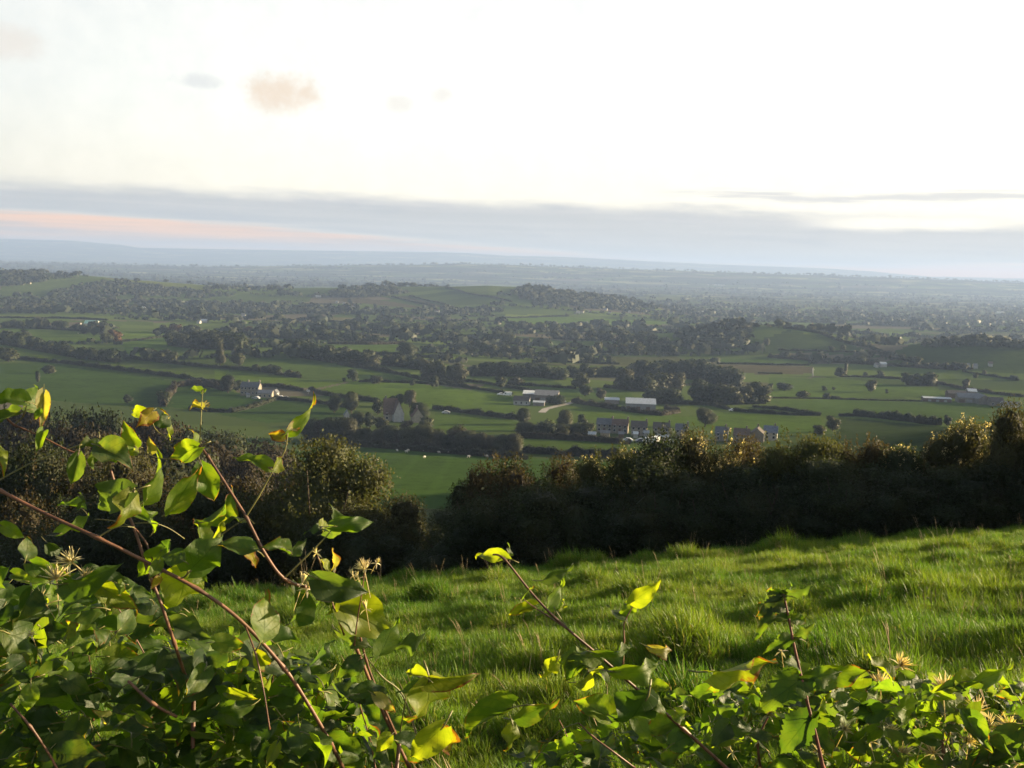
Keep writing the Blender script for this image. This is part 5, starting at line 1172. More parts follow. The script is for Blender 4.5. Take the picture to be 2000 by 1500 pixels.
# ------------------------------------------------------------------ climbing vine in the foreground
def leaf_surface(name, serr=False):
    m, n, out = new_mat(name)
    oi = n.new('ShaderNodeObjectInfo'); geo = n.new('ShaderNodeNewGeometry'); tcn = n.new('ShaderNodeTexCoord')
    uv = n.new('ShaderNodeSeparateXYZ'); n.put(uv.inputs[0], tcn.outputs['UV'])
    u = uv.outputs[0]; v = uv.outputs[1]
    s = n.math('ABSOLUTE', n.math('SUBTRACT', u, 0.5))            # 0 at the midrib, .5 at the margin
    rnd = oi.outputs['Random']
    nv = n.new('ShaderNodeVectorMath'); nv.operation = 'ADD'; n.put(nv.inputs[0], tcn.outputs['Object'])
    cx = n.new('ShaderNodeCombineXYZ'); n.put(cx.inputs[0], n.math('MULTIPLY', rnd, 37.0)); n.put(cx.inputs[1], n.math('MULTIPLY', rnd, 91.0)); n.put(nv.inputs[1], cx.outputs[0])
    f1 = n.noise(nv.outputs[0], 2.6, 4.0, 0.6); f2 = n.noise(nv.outputs[0], 9.0, 3.0, 0.6)
    base = oi.outputs['Color']; wear = oi.outputs['Alpha']
    c = n.mix(n.math('MULTIPLY', n.smooth(f1, 0.42, 0.68), 0.5), base, n.mix(1.0, base, (0.62, 0.72, 0.6), 'MULTIPLY'))
    c = n.mix(n.math('MULTIPLY', n.smooth(f1, 0.58, 0.35), n.math('MULTIPLY', wear, 0.4)), c, (0.24, 0.21, 0.02))
    # veins: midrib and curved side veins
    mid = n.smooth(s, 0.028, 0.008)
    ph = n.math('FRACT', n.math('ADD', n.math('MULTIPLY', v, 5.0), n.math('MULTIPLY', s, -4.4)))
    side = n.math('MULTIPLY', n.smooth(n.math('ABSOLUTE', n.math('SUBTRACT', ph, 0.5)), 0.07, 0.02), 0.75)
    vein = n.math('MAXIMUM', mid, side)
    c = n.mix(n.math('MULTIPLY', vein, 0.45), c, n.mix(1.0, base, (0.45, 0.5, 0.5), 'MULTIPLY'))
    edge = n.math('ADD', n.math('MULTIPLY', s, 1.3), n.math('ADD', n.math('MULTIPLY', n.math('MULTIPLY', v, v), 0.35), n.math('MULTIPLY', f2, 0.55)))
    brown = n.math('MULTIPLY', n.smooth(n.math('ADD', edge, n.math('MULTIPLY', wear, 0.42)), 1.12, 1.24), n.smooth(wear, 0.15, 0.4))
    spots = n.math('MULTIPLY', n.smooth(f2, 0.68, 0.73), n.smooth(wear, 0.25, 0.6))
    c = n.mix(n.math('MAXIMUM', brown, spots), c, (0.13, 0.055, 0.018))
    under = geo.outputs['Backfacing']
    c = n.mix(n.math('MULTIPLY', under, 0.35), c, n.mix(1.0, c, (1.5, 1.45, 1.5), 'MULTIPLY'))
    p = n.new('ShaderNodeBsdfPrincipled'); n.put(p.inputs['Base Color'], c)
    n.put(p.inputs['Roughness'], n.math('ADD', 0.40, n.math('MULTIPLY', f2, 0.25))); p.inputs['Specular IOR Level'].default_value = 0.4
    bmp = n.new('ShaderNodeBump'); bmp.inputs['Strength'].default_value = 0.35; bmp.inputs['Distance'].default_value = 0.004
    n.put(bmp.inputs['Height'], n.math('ADD', n.math('MULTIPLY', vein, -0.8), n.math('MULTIPLY', f2, 0.7))); n.l.new(bmp.outputs[0], p.inputs['Normal'])
    t = n.new('ShaderNodeBsdfTranslucent'); n.put(t.inputs[0], n.mix(1.0, c, (2.6, 2.55, 0.5), 'MULTIPLY'))
    mx = n.new('ShaderNodeMixShader'); mx.inputs[0].default_value = 0.6
    n.l.new(p.outputs[0], mx.inputs[1]); n.l.new(t.outputs[0], mx.inputs[2]); n.l.new(mx.outputs[0], out.inputs[0])
    return m
LEAFM = leaf_surface('vine_leaf')
STEMM = simple_mat('vine_stem', (0.115, 0.052, 0.028), 0.5, 0.5, 30.0, 0.4)
GREENSTEM = simple_mat('green_stem', (0.13, 0.12, 0.035), 0.5, 0.3, 30.0, 0.4)
STYLE = leaf_mat('seed_head', trans=0.5, use_obj=False, col=(0.66, 0.60, 0.42), tint=(0.5, 0.38, 0.2), noise_scale=40.0, rough=0.7, amount=0.5)

def leaf_mesh(seed, fold, arch, twist, crinkle, serr=False, width=0.36, nl=12):
    rs = np.random.RandomState(seed); S = np.array([-1, -0.72, -0.38, 0, 0.38, 0.72, 1.0]); V = []; UV = []
    ph = rs.uniform(0, 6.28, 4)
    for i in range(nl + 1):
        t = i / nl
        w = width * max(math.sin(math.pi * min(t ** (0.62 if not serr else 0.7), 1)), 0) ** 0.85 * (1 - 0.25 * t)
        if t == 0: w = width * 0.16
        if t > 0.86: w *= 1 - 0.45 * (t - 0.86) / 0.14
        for s in S:
            tooth = (0.10 * (1 if i % 2 else -1) if serr and abs(s) == 1 and 0 < i < nl else 0)
            x = s * w * (1 + tooth); y = t - 0.13 * abs(s) ** 1.5 * (1 - t) ** 4 * 1.6
            z = fold * abs(x) - arch * (t ** 2) * 0.5 + crinkle * (math.sin(t * 9 + ph[0] + s * 2) * abs(s) * 0.085 + math.sin(t * 17 + ph[1] + s) * s * 0.045 + 0.05 * math.sin(t * 5 + ph[3]))
            ang = twist * t; x2 = x * math.cos(ang) - z * math.sin(ang) * 0.5; z2 = z + x * math.sin(ang)
            yy = y * (1 - 0.18 * arch * t)
            V.append((x2 + 0.06 * math.sin(ph[2]) * t * t, yy, z2)); UV.append((s * 0.5 + 0.5, t))
    k = len(S); F = []
    for i in range(nl):
        for j in range(k - 1):
            F.append((i * k + j, i * k + j + 1, (i + 1) * k + j + 1, (i + 1) * k + j))
    nb = len(V)
    mb = MB(); r = 0.016
    mb.tube([(0, 0.03, 0.0), (0, -0.10, -0.02), (0.02, -0.24, -0.09), (0.03, -0.36, -0.20)], [r * 0.8, r, r, r * 1.1], 4)
    V += mb.v; F += [tuple(i + nb for i in f) for f in mb.f]; UV += [(0.5, 0.5)] * len(mb.v)
    me = bpy.data.meshes.new('leaf'); me.from_pydata(V, [], F); me.materials.append(LEAFM); me.materials.append(GREENSTEM)
    ul = me.uv_layers.new(name='UVMap')
    for lp in me.loops: ul.data[lp.index].uv = UV[lp.vertex_index]
    for p in me.polygons:
        p.use_smooth = True
        if p.vertices[0] >= nb: p.material_index = 1
    me.update(); return me
LEAVES = [leaf_mesh(i, *q) for i, q in enumerate([(0.35, 0.4, 0.1, 0.8), (0.15, 0.2, -0.2, 0.8), (0.7, 0.9, 0.3, 1.0), (0.3, 1.2, -0.4, 1.0), (1.1, 0.6, 0.7, 1.3), (0.1, 0.6, 0.1, 1.6), (0.55, 0.2, -0.9, 1.1), (-0.3, 0.8, 0.5, 1.4), (1.3, 1.0, 0.3, 1.0), (0.8, -0.4, -0.4, 1.2)])]
NETTLE = [leaf_mesh(50 + i, *q, serr=True, width=0.30, nl=22) for i, q in enumerate([(0.35, 0.9, 0.1, 0.8), (0.5, 1.3, -0.2, 1.0), (0.25, 0.6, 0.15, 0.8)])]
for me_ in LEAVES + NETTLE: pass
LCOL = {'g': (0.050, 0.090, 0.015, 0.15), 'd': (0.028, 0.056, 0.014, 0.05), 'y': (0.125, 0.155, 0.014, 0.32), 'yg': (0.080, 0.125, 0.014, 0.25), 'b': (0.042, 0.068, 0.026, 0.1), 'o': (0.22, 0.17, 0.02, 0.9), 'p': (0.16, 0.15, 0.07, 0.5)}  # 'b' has the bluish sky sheen put into its colour
CAMP = Vector((0, 0, EYE))
def place_leaf(vine, base, tip, wide, col, roll=0.0, mesh=None, nrm=None):
    Yv = (tip - base); L = Yv.length; Yv.normalize()
    Zv = ((CAMP - base).normalized() + sdir * random.uniform(0.1, 1.1)) if nrm is None else nrm
    Zv = (Zv - Yv * Zv.dot(Yv)).normalized(); Zv = Matrix.Rotation(math.radians(roll), 3, Yv) @ Zv; Xv = Yv.cross(Zv)
    o = link('leaf', mesh or random.choice(LEAVES), vine); sx = L * wide
    j = random.uniform(0.85, 1.15); c = LCOL[col]; o.color = (c[0] * j, c[1] * j, c[2] * j, min(1, max(0, c[3] + random.uniform(-0.15, 0.25))))
    M = Matrix(((Xv.x * sx, Yv.x * L, Zv.x * L * 0.9, base.x), (Xv.y * sx, Yv.y * L, Zv.y * L * 0.9, base.y), (Xv.z * sx, Yv.z * L, Zv.z * L * 0.9, base.z), (0, 0, 0, 1)))
    o.matrix_basis = Matrix.Translation(-vine.location) @ M
    return o
def stem(vine, pts, r0, r1, mat=None, name='stem', n=7, nodes=True):
    """pts: (px, py, depth)"""
    P = [at(*p) for p in pts]; Q = []; R = []
    # Catmull-Rom through the traced points
    for i in range(len(P) - 1):
        p0, p1, p2, p3 = P[max(i - 1, 0)], P[i], P[i + 1], P[min(i + 2, len(P) - 1)]
        for k in range(6):
            t = k / 6; q = 0.5 * ((2 * p1) + (p2 - p0) * t + (2 * p0 - 5 * p1 + 4 * p2 - p3) * t * t + (3 * p1 - p0 - 3 * p2 + p3) * t ** 3)
            Q.append(q)
    Q.append(P[-1]); m = len(Q)
    for i in range(m):
        r = 0.72 * (r0 + (r1 - r0) * i / (m - 1))
        if nodes and i % 12 == 6: r *= 1.45
        R.append(r)
    mb = MB(); mb.tube(Q, R, n); me = mb.mesh(name, mat or STEMM, True)
    o = link(name, me, vine); o.location = -vine.location
    return o, Q
def vine_root(name, px, dist, label, cat='vine', group=None):
    g = at(px, 750, dist); z = float(height(g.x, g.y)); return tag(empty(name, (g.x, g.y, z)), label, cat, group)
def rooted(vine, pts, r0, r1, mat=None):
    """a stem that goes on down to the ground below its last traced point"""
    px, py, d = pts[-1]; p = at(px, py, d); g = vine.location
    s, Q = stem(vine, pts, r0, r1, mat)
    mb = MB(); q1 = Vector((p.x * 0.6 + g.x * 0.4, p.y * 0.6 + g.y * 0.4, (p.z * 0.5 + g.z * 0.5))); mb.tube([p, q1, (g.x + random.uniform(-.2, .2), g.y + random.uniform(-.1, .1), g.z - 0.05)], [r1, r1 * 1.2, r1 * 1.4], 6)
    o = link('stem', mb.mesh('stem', mat or STEMM, True), vine); o.location = -vine.location
    return Q
random.seed(31)
def seed_mesh(seed, closed=False):
    rs = np.random.RandomState(seed); mb = MB()
    for i in range(34):
        a = rs.uniform(0, 6.283); e = rs.uniform(0.15, 1.45) if not closed else rs.uniform(1.15, 1.55)
        d = Vector((math.cos(a) * math.cos(e), math.sin(a) * math.cos(e), math.sin(e))); l = rs.uniform(0.55, 1.0)
        bend = Vector((rs.normal() * 0.18, rs.normal() * 0.18, 0.22 if not closed else 0.0))
        mb.tube([d * 0.06, d * l * 0.55 + bend * 0.2, d * l + bend * l * 0.7], [0.036, 0.034, 0.010], 4)
    for i in range(4):
        a = i * 1.57 + 0.3; d = Vector((math.cos(a), math.sin(a), -0.15)); s = Vector((-math.sin(a), math.cos(a), 0)) * 0.10
        mb.add([d * 0.05 - s * 0.5, d * 0.45 - s, d * 0.85 + Vector((0, 0, -0.2)), d * 0.45 + s, d * 0.05 + s * 0.5], [(0, 1, 2, 3, 4)])
    mb.tube([(0, 0, 0.05), (0, 0, -0.35), (0.05, 0.02, -1.1), (0.12, 0.05, -2.2)], [0.06, 0.035, 0.03, 0.03], 5)
    return mb.mesh('seed_head', STYLE, True)
SEEDS = [seed_mesh(1), seed_mesh(2), seed_mesh(3), seed_mesh(4, True)]
def seed_head(vine, px, py, dist, wpx, closed=False):
    o = link('seed_head', SEEDS[3] if closed else random.choice(SEEDS[:3]), vine); p = at(px, py, dist); s = wpx * dist / FPX * 0.55
    o.matrix_basis = Matrix.Translation(p - vine.location) @ Euler((random.uniform(-0.7, 0.5), random.uniform(-0.6, 0.6), random.uniform(0, 6))).to_matrix().to_4x4() @ Matrix.Scale(s, 4)

def traced(vine, rows, d0):
    for r in rows:
        bx, by, tx, ty, w, col = r[:6]; roll = r[6] if len(r) > 6 else random.uniform(-28, 28); dd = r[7] if len(r) > 7 else random.uniform(-0.03, 0.03)
        d = d0 + random.uniform(-0.06, 0.06)
        tx, ty = bx + (tx - bx) * 1.06, by + (ty - by) * 1.06
        place_leaf(vine, at(bx, by, d), at(tx, ty, d + dd), max(w, 0.3) * 1.5, col, roll)

v1 = vine_root('clematis_vine', 640, 1.9, 'long reddish clematis shoot slanting down from the curled leafy tip')
rooted(v1, [(388, 868, 1.5), (405, 890, 1.5), (455, 968, 1.5), (482, 1012, 1.5), (520, 1085, 1.5), (562, 1135, 1.52), (640, 1165, 1.6), (692, 1258, 1.65), (745, 1385, 1.7), (800, 1500, 1.75)], 0.0024, 0.0042)
stem(v1, [(480, 1010, 1.5), (505, 970, 1.5), (530, 925, 1.5), (556, 880, 1.5), (562, 845, 1.5)], 0.0018, 0.0012, GREENSTEM)
stem(v1, [(556, 1128, 1.5), (600, 1085, 1.5), (635, 1050, 1.5), (648, 1035, 1.5), (660, 1022, 1.5)], 0.0016, 0.0010, GREENSTEM)
stem(v1, [(390, 868, 1.5), (392, 830, 1.5), (394, 790, 1.5), (396, 762, 1.5)], 0.0014, 0.0008, GREENSTEM)
stem(v1, [(392, 875, 1.5), (360, 860, 1.5), (330, 855, 1.5), (305, 840, 1.5), (295, 815, 1.5)], 0.0016, 0.0008, GREENSTEM)
stem(v1, [(388, 880, 1.5), (340, 896, 1.5), (300, 892, 1.5), (262, 870, 1.5), (240, 862, 1.5)], 0.0012, 0.0007, GREENSTEM)
stem(v1, [(480, 1012, 1.5), (445, 1035, 1.52), (425, 1052, 1.55)], 0.0013, 0.0009, GREENSTEM)
traced(v1, [(280, 803, 238, 806, .5, 'y'), (300, 802, 276, 828, .8, 'o'), (328, 818, 303, 832, .8, 'd'), (330, 848, 342, 797, .3, 'y', 50), (262, 868, 238, 828, .6, 'yg'), (256, 870, 213, 862, .45, 'y'), (294, 882, 292, 853, .6, 'p'),
            (385, 863, 384, 834, .75, 'yg', 15), (388, 873, 343, 892, .75, 'yg', 10), (268, 880, 250, 890, .5, 'y'), (285, 976, 352, 892, .45, 'yg', 30), (338, 990, 394, 916, .5, 'yg', 20), (396, 915, 421, 992, .6, 'g', 25),
            (413, 1012, 466, 962, .5, 'g', 35), (480, 1011, 432, 1002, .35, 'b', 60), (395, 1052, 384, 1006, .75, 'yg', 10), (412, 1052, 434, 1012, .45, 'y', 40), (492, 1072, 413, 1055, .5, 'g', 30), (478, 1075, 515, 1110, .5, 'o', 10),
            (565, 842, 641, 788, .30, 'yg', 20), (552, 858, 523, 840, .8, 'o', 10), (522, 912, 460, 886, .5, 'yg', 10), (535, 914, 562, 890, .65, 'y', 20), (566, 838, 578, 835, .7, 'p'),
            (640, 1036, 664, 994, .6, 'b', 30), (656, 1028, 740, 1021, .38, 'g', 15), (636, 1036, 597, 1030, .4, 'b', 45), (632, 1028, 645, 1012, .7, 'y', 10), (568, 1076, 608, 1058, .6, 'b', 40), (560, 1074, 514, 1063, .5, 'g', 35),
            (394, 765, 404, 758, .5, 'b'), (393, 762, 376, 757, .5, 'b'), (394, 796, 368, 792, .4, 'p'), (396, 796, 404, 790, .4, 'p'), (385, 862, 352, 866, .5, 'b', 50)], 1.5)
v2 = vine_root('clematis_vine', 560, 1.75, 'bare red-brown clematis stem running down from the left edge to the bottom')
rooted(v2, [(-40, 938, 1.42), (0, 958, 1.42), (90, 1004, 1.42), (190, 1050, 1.42), (275, 1092, 1.44), (385, 1150, 1.46), (470, 1212, 1.48), (555, 1305, 1.5), (600, 1372, 1.52), (645, 1450, 1.55), (680, 1520, 1.6)], 0.0032, 0.0042)
stem(v2, [(190, 1050, 1.42), (215, 1035, 1.42), (235, 1028, 1.42), (262, 1030, 1.44)], 0.0014, 0.001, GREENSTEM)
stem(v2, [(480, 1225, 1.48), (500, 1280, 1.45), (515, 1350, 1.44), (527, 1425, 1.44)], 0.0018, 0.0014)
traced(v2, [(52, 1085, 58, 1046, .95, 'g', 10), (95, 1062, 128, 1085, .5, 'b', 55), (120, 1042, 185, 1015, .38, 'yg', 35), (5, 1028, 55, 1052, .5, 'yg', 15), (248, 962, 163, 992, .6, 'b', 25), (262, 966, 245, 1042, .75, 'y', 0), (262, 1000, 300, 1020, .5, 'g', 20),
            (158, 992, 113, 968, .45, 'g', 40), (158, 992, 171, 962, .5, 'b', 50), (195, 870, 184, 916, .85, 'g', 5), (200, 874, 263, 910, .75, 'b', 25), (192, 872, 147, 868, .4, 'b', 60), (152, 893, 137, 957, .5, 'b', 10), (205, 868, 225, 886, .7, 'p', 40),
            (513, 1238, 527, 1152, .85, 'yg', 5), (500, 1275, 528, 1320, .5, 'y', 20), (450, 1355, 502, 1364, .35, 'y', 30), (470, 1290, 462, 1330, .6, 'yg')], 1.44)
v3 = vine_root('clematis_vine', 330, 1.8, 'upright dark clematis stem with one big hanging yellow leaf')
rooted(v3, [(216, 918, 1.48), (230, 960, 1.48), (262, 1032, 1.48), (288, 1112, 1.48), (315, 1180, 1.48), (340, 1255, 1.5), (362, 1320, 1.55), (378, 1360, 1.6)], 0.0028, 0.0036)
stem(v3, [(262, 1030, 1.48), (285, 1060, 1.48), (300, 1100, 1.48), (308, 1130, 1.5)], 0.0018, 0.0016)
stem(v3, [(262, 1030, 1.48), (225, 1018, 1.48), (185, 1014, 1.48)], 0.0010, 0.0008, GREENSTEM)
stem(v3, [(262, 1022, 1.48), (300, 1022, 1.48), (330, 1032, 1.5), (360, 1052, 1.52)], 0.0010, 0.0008, GREENSTEM)
traced(v3, [(366, 1120, 343, 1218, .72, 'y', 0), (312, 1078, 262, 1126, .55, 'yg', 20), (352, 1092, 308, 1072, .85, 'g', 10), (372, 1116, 428, 1056, .95, 'g', 20), (375, 1112, 400, 1130, .9, 'yg', 15), (300, 1030, 290, 985, .4, 'yg', 40),
            (130, 1140, 235, 1113, .4, 'g', 30), (310, 1100, 292, 1128, .6, 'yg', 10), (310, 1128, 296, 1150, .7, 'o', 10), (330, 1072, 318, 1060, .8, 'd', 40)], 1.46)
v4 = vine_root('clematis_vine', -60, 1.7, 'clematis spray entering at the upper left corner of the vines')
rooted(v4, [(165, 890, 1.4), (130, 878, 1.4), (75, 850, 1.4), (28, 830, 1.4), (0, 810, 1.4), (-40, 840, 1.42), (-80, 1000, 1.5)], 0.0012, 0.0030)
stem(v4, [(28, 830, 1.4), (45, 812, 1.4), (53, 788, 1.4)], 0.0014, 0.001, GREENSTEM)
stem(v4, [(160, 868, 1.4), (110, 885, 1.4), (50, 910, 1.4), (-20, 948, 1.4)], 0.0012, 0.0014, GREENSTEM)
traced(v4, [(53, 790, 98, 754, .8, 'g', 15), (55, 778, 12, 764, .55, 'b', 50), (48, 784, -18, 776, .6, 'g', 25), (85, 772, 80, 840, .36, 'p', 35), (40, 805, -2, 824, .5, 'b', 50), (83, 846, 72, 886, .36, 'yg', 30), (-8, 866, 18, 912, .4, 'y', 20), (78, 800, 66, 822, .5, 'g', 20)], 1.4)

def fill(vine, poly, n, d0, d1, size, cols, rnd_seed):
    rs = random.Random(rnd_seed); xs = [p[0] for p in poly]; ys = [p[1] for p in poly]; k = 0
    while k < n:
        x = rs.uniform(min(xs), max(xs)); y = rs.uniform(min(ys), max(ys))
        if not inside(poly, np.array([x]), np.array([y]))[0]: continue
        d = rs.uniform(d0, d1); b = at(x, y, d); L = rs.uniform(*size)
        a = rs.uniform(0, 6.283); dn = rs.uniform(-0.75, 0.35); t = Vector((math.cos(a), math.sin(a) * 0.8, dn)).normalized()
        nrm = Vector((rs.gauss(0.6, 0.5), rs.gauss(-0.4, 0.5), rs.uniform(0.1, 0.9))).normalized()
        place_leaf(vine, b, b + t * L, rs.uniform(0.8, 1.15), rs.choice(cols), rs.uniform(-25, 25), nrm=nrm)
        k += 1
def twigs(vine, poly, n, d0, d1, rnd_seed):
    rs = random.Random(rnd_seed); xs = [p[0] for p in poly]; ys = [p[1] for p in poly]
    for _ in range(n):
        x = rs.uniform(min(xs), max(xs)); y = rs.uniform(min(ys) + 40, max(ys)); d = rs.uniform(d0, d1); dx = rs.uniform(-70, 120)
        stem(vine, [(x, y, d), (x + dx * 0.3, y + rs.uniform(20, 50), d + 0.02), (x + dx * 0.7, y + rs.uniform(60, 110), d + 0.05), (x + dx, y + rs.uniform(130, 220), d + 0.05)], 0.0012, 0.0022, rs.choice([STEMM, GREENSTEM]), n=5)
LEFT = [(-60, 1085), (60, 1085), (180, 1120), (300, 1150), (420, 1190), (520, 1230), (620, 1290), (690, 1350), (740, 1420), (800, 1530), (-60, 1530)]
v5 = vine_root('clematis_thicket', 120, 1.8, 'dense shaded tangle of clematis leaves filling the lower left corner', 'vine')
fill(v5, [(-60, 1090), (60, 1095), (180, 1130), (300, 1160), (400, 1200), (430, 1530), (-60, 1530)], 285, 1.5, 2.2, (0.045, 0.085), ['d', 'd', 'g', 'g', 'yg', 'b'], 4)
twigs(v5, LEFT, 14, 1.55, 2.0, 3); rooted(v5, [(60, 1300, 1.8), (110, 1400, 1.8), (130, 1520, 1.8)], 0.003, 0.005)
stem(v5, [(20, 1375, 1.42), (60, 1420, 1.42), (100, 1480, 1.44), (120, 1520, 1.45)], 0.0022, 0.0028)
stem(v5, [(250, 1330, 1.5), (300, 1375, 1.5), (345, 1400, 1.52)], 0.0030, 0.0034)
traced(v5, [(60, 1345, 55, 1395, .7, 'yg', 20), (200, 1400, 198, 1390, .6, 'p'), (240, 1395, 195, 1398, .35, 'b', 50), (270, 1395, 300, 1420, .5, 'yg', 20), (100, 1470, 195, 1480, .8, 'd', 30), (120, 1445, 198, 1478, .3, 'p', 55), (95, 1465, 60, 1490, .9, 'b', 20), (20, 1480, 52, 1470, .6, 'yg', 20),
            (60, 1160, 40, 1220, .8, 'd', 10), (130, 1240, 138, 1205, .6, 'y', 20), (195, 1145, 262, 1182, .55, 'y', 20), (230, 1140, 255, 1165, .6, 'yg')], 1.46)
for px, py, w in [(140, 1098, 62), (110, 1130, 60), (80, 1165, 44), (165, 1125, 40), (62, 1240, 26)]: seed_head(v5, px, py, 1.46, w)
v6 = vine_root('clematis_thicket', 620, 1.85, 'sunlit clump of yellowing clematis leaves left of the open grass', 'vine')
fill(v6, [(400, 1240), (520, 1250), (600, 1290), (690, 1340), (760, 1420), (830, 1530), (420, 1530)], 230, 1.55, 2.1, (0.04, 0.08), ['d', 'd', 'g', 'g', 'g', 'yg', 'b'], 8)
twigs(v6, [(420, 1240), (800, 1240), (800, 1450), (420, 1450)], 12, 1.55, 1.95, 6)
rooted(v6, [(700, 1225, 1.6), (715, 1290, 1.62), (745, 1370, 1.65), (780, 1450, 1.7)], 0.0022, 0.0034)
stem(v6, [(712, 1110, 1.55), (708, 1150, 1.55), (698, 1210, 1.56), (692, 1260, 1.58)], 0.0012, 0.0016); stem(v6, [(620, 1085, 1.55), (632, 1120, 1.55), (650, 1180, 1.56), (672, 1240, 1.58)], 0.0012, 0.0018)
traced(v6, [(575, 1205, 597, 1138, .8, 'd', 15), (625, 1132, 722, 1162, .55, 'b', 55), (695, 1170, 613, 1142, .5, 'g', 30), (664, 1184, 759, 1238, .7, 'y', 0), (742, 1272, 782, 1212, .75, 'g', 20), (772, 1264, 832, 1250, .45, 'b', 50), (664, 1236, 722, 1272, .45, 'b', 45),
            (826, 1320, 783, 1300, .4, 'y', 20), (842, 1326, 940, 1331, .30, 'y', 30), (838, 1334, 824, 1428, .85, 'y', 5), (862, 1424, 798, 1488, .7, 'y', 10), (860, 1426, 886, 1478, .6, 'o', 10), (820, 1336, 772, 1352, .45, 'g', 40), (585, 1420, 592, 1488, .85, 'b', 20),
            (735, 1360, 773, 1392, .5, 'p', 30), (640, 1150, 655, 1195, .7, 'g', 20), (655, 1175, 640, 1205, .6, 'y', 10), (600, 1300, 640, 1250, .6, 'd', 30), (700, 1290, 660, 1330, .7, 'd', 20), (560, 1340, 610, 1330, .8, 'd', 40), (610, 1440, 650, 1490, .6, 'yg'),
            (648, 1112, 655, 1072, .4, 'p', 40), (642, 1108, 628, 1092, .6, 'y', 10), (540, 1455, 520, 1500, .5, 'y', 20), (720, 1440, 690, 1420, .6, 'yg'), (760, 1440, 730, 1470, .7, 'y')], 1.55)
for px, py, w, cl in [(712, 1112, 46, False), (590, 1140, 44, True), (600, 1150, 40, True), (618, 1080, 30, True), (655, 1140, 26, True), (690, 1125, 30, True), (735, 1100, 26, True), (715, 1190, 36, True), (700, 1130, 34, True)]: seed_head(v6, px, py, 1.55, w, cl)

v7 = vine_root('clematis_vine', 1330, 2.3, 'arching clematis shoot leaning left over the open grass')
rooted(v7, [(962, 1083, 1.8), (985, 1092, 1.8), (1040, 1160, 1.8), (1090, 1212, 1.8), (1160, 1272, 1.82), (1215, 1320, 1.84), (1270, 1368, 1.86), (1335, 1424, 1.9), (1430, 1510, 1.95)], 0.0022, 0.0048)
stem(v7, [(1107, 1228, 1.8), (1068, 1202, 1.8), (1042, 1185, 1.8), (1022, 1170, 1.8)], 0.0020, 0.0010); stem(v7, [(1110, 1228, 1.8), (1090, 1200, 1.8), (1082, 1185, 1.8)], 0.0014, 0.0010, GREENSTEM)
stem(v7, [(1217, 1298, 1.82), (1219, 1250, 1.82), (1220, 1215, 1.82), (1240, 1178, 1.82)], 0.0022, 0.0014)
stem(v7, [(1130, 1412, 1.8), (1160, 1440, 1.8), (1200, 1470, 1.8), (1240, 1500, 1.82)], 0.0020, 0.0026); stem(v7, [(1130, 1412, 1.8), (1090, 1430, 1.82), (1040, 1490, 1.85)], 0.0012, 0.0012, GREENSTEM)
traced(v7, [(982, 1088, 909, 1070, .36, 'y', 10), (988, 1092, 1003, 1064, .6, 'b', 30), (1070, 1186, 1108, 1132, .42, 'yg', 15), (1065, 1132, 1124, 1110, .36, 'b', 40), (1043, 1183, 988, 1201, .36, 'y', 20), (1020, 1166, 1044, 1146, .32, 'yg', 50), (1095, 1190, 1108, 1168, .4, 'y'),
            (1238, 1174, 1292, 1140, .5, 'y', 10), (1220, 1212, 1188, 1180, .7, 'b', 30), (1222, 1210, 1241, 1166, .6, 'yg', 20), (1166, 1276, 1084, 1282, .5, 'yg', 30), (1172, 1276, 1252, 1276, .36, 'g', 45), (1210, 1312, 1312, 1308, .38, 'yg', 40), (1086, 1294, 1060, 1342, .5, 'y', 10),
            (1130, 1290, 1100, 1330, .7, 'g', 20), (1275, 1266, 1326, 1280, .36, 'p', 40), (1188, 1396, 1122, 1366, .8, 'yg', 25), (1190, 1390, 1178, 1455, .6, 'g', 10), (1262, 1368, 1212, 1442, .95, 'd', 5), (1256, 1360, 1312, 1386, .7, 'yg', 10), (1240, 1400, 1272, 1450, .6, 'yg', 10),
            (994, 1384, 878, 1426, .34, 'g', 30), (1014, 1402, 1096, 1374, .42, 'g', 35), (1002, 1420, 1004, 1478, .6, 'y', 10), (1010, 1470, 1060, 1440, .5, 'b', 40), (1035, 1450, 1045, 1495, .7, 'b', 20), (1392, 1310, 1495, 1280, .5, 'y', 45), (1320, 1390, 1345, 1420, .7, 'yg'), (1270, 1335, 1312, 1345, .6, 'yg', 25), (1180, 1330, 1150, 1300, .7, 'g', 10), (1130, 1330, 1165, 1300, .6, 'y', 15)], 1.82)
RIGHT = [(1010, 1500), (1100, 1440), (1230, 1400), (1330, 1350), (1420, 1322), (1600, 1318), (1760, 1310), (1900, 1330), (2060, 1325), (2060, 1530), (1010, 1530)]
v8 = vine_root('clematis_thicket', 1500, 2.5, 'low clematis bank covered with pale feathery seed heads at lower right', 'vine')
fill(v8, [(1010, 1500), (1100, 1445), (1230, 1405), (1330, 1360), (1420, 1330), (1560, 1330), (1640, 1340), (1640, 1530), (1010, 1530)], 210, 1.95, 2.6, (0.045, 0.075), ['b', 'g', 'g', 'g', 'yg', 'yg', 'd'], 12)
twigs(v8, RIGHT, 16, 2.0, 2.5, 15); rooted(v8, [(1500, 1400, 2.2), (1480, 1450, 2.2), (1490, 1520, 2.2)], 0.003, 0.005)
v9 = vine_root('clematis_thicket', 1850, 2.5, 'rightmost clematis bank thick with pale feathery seed heads', 'vine')
fill(v9, [(1620, 1335), (1700, 1320), (1760, 1315), (1900, 1335), (2060, 1330), (2060, 1530), (1620, 1530)], 220, 1.95, 2.6, (0.045, 0.075), ['b', 'b', 'g', 'g', 'yg', 'yg', 'd'], 13)
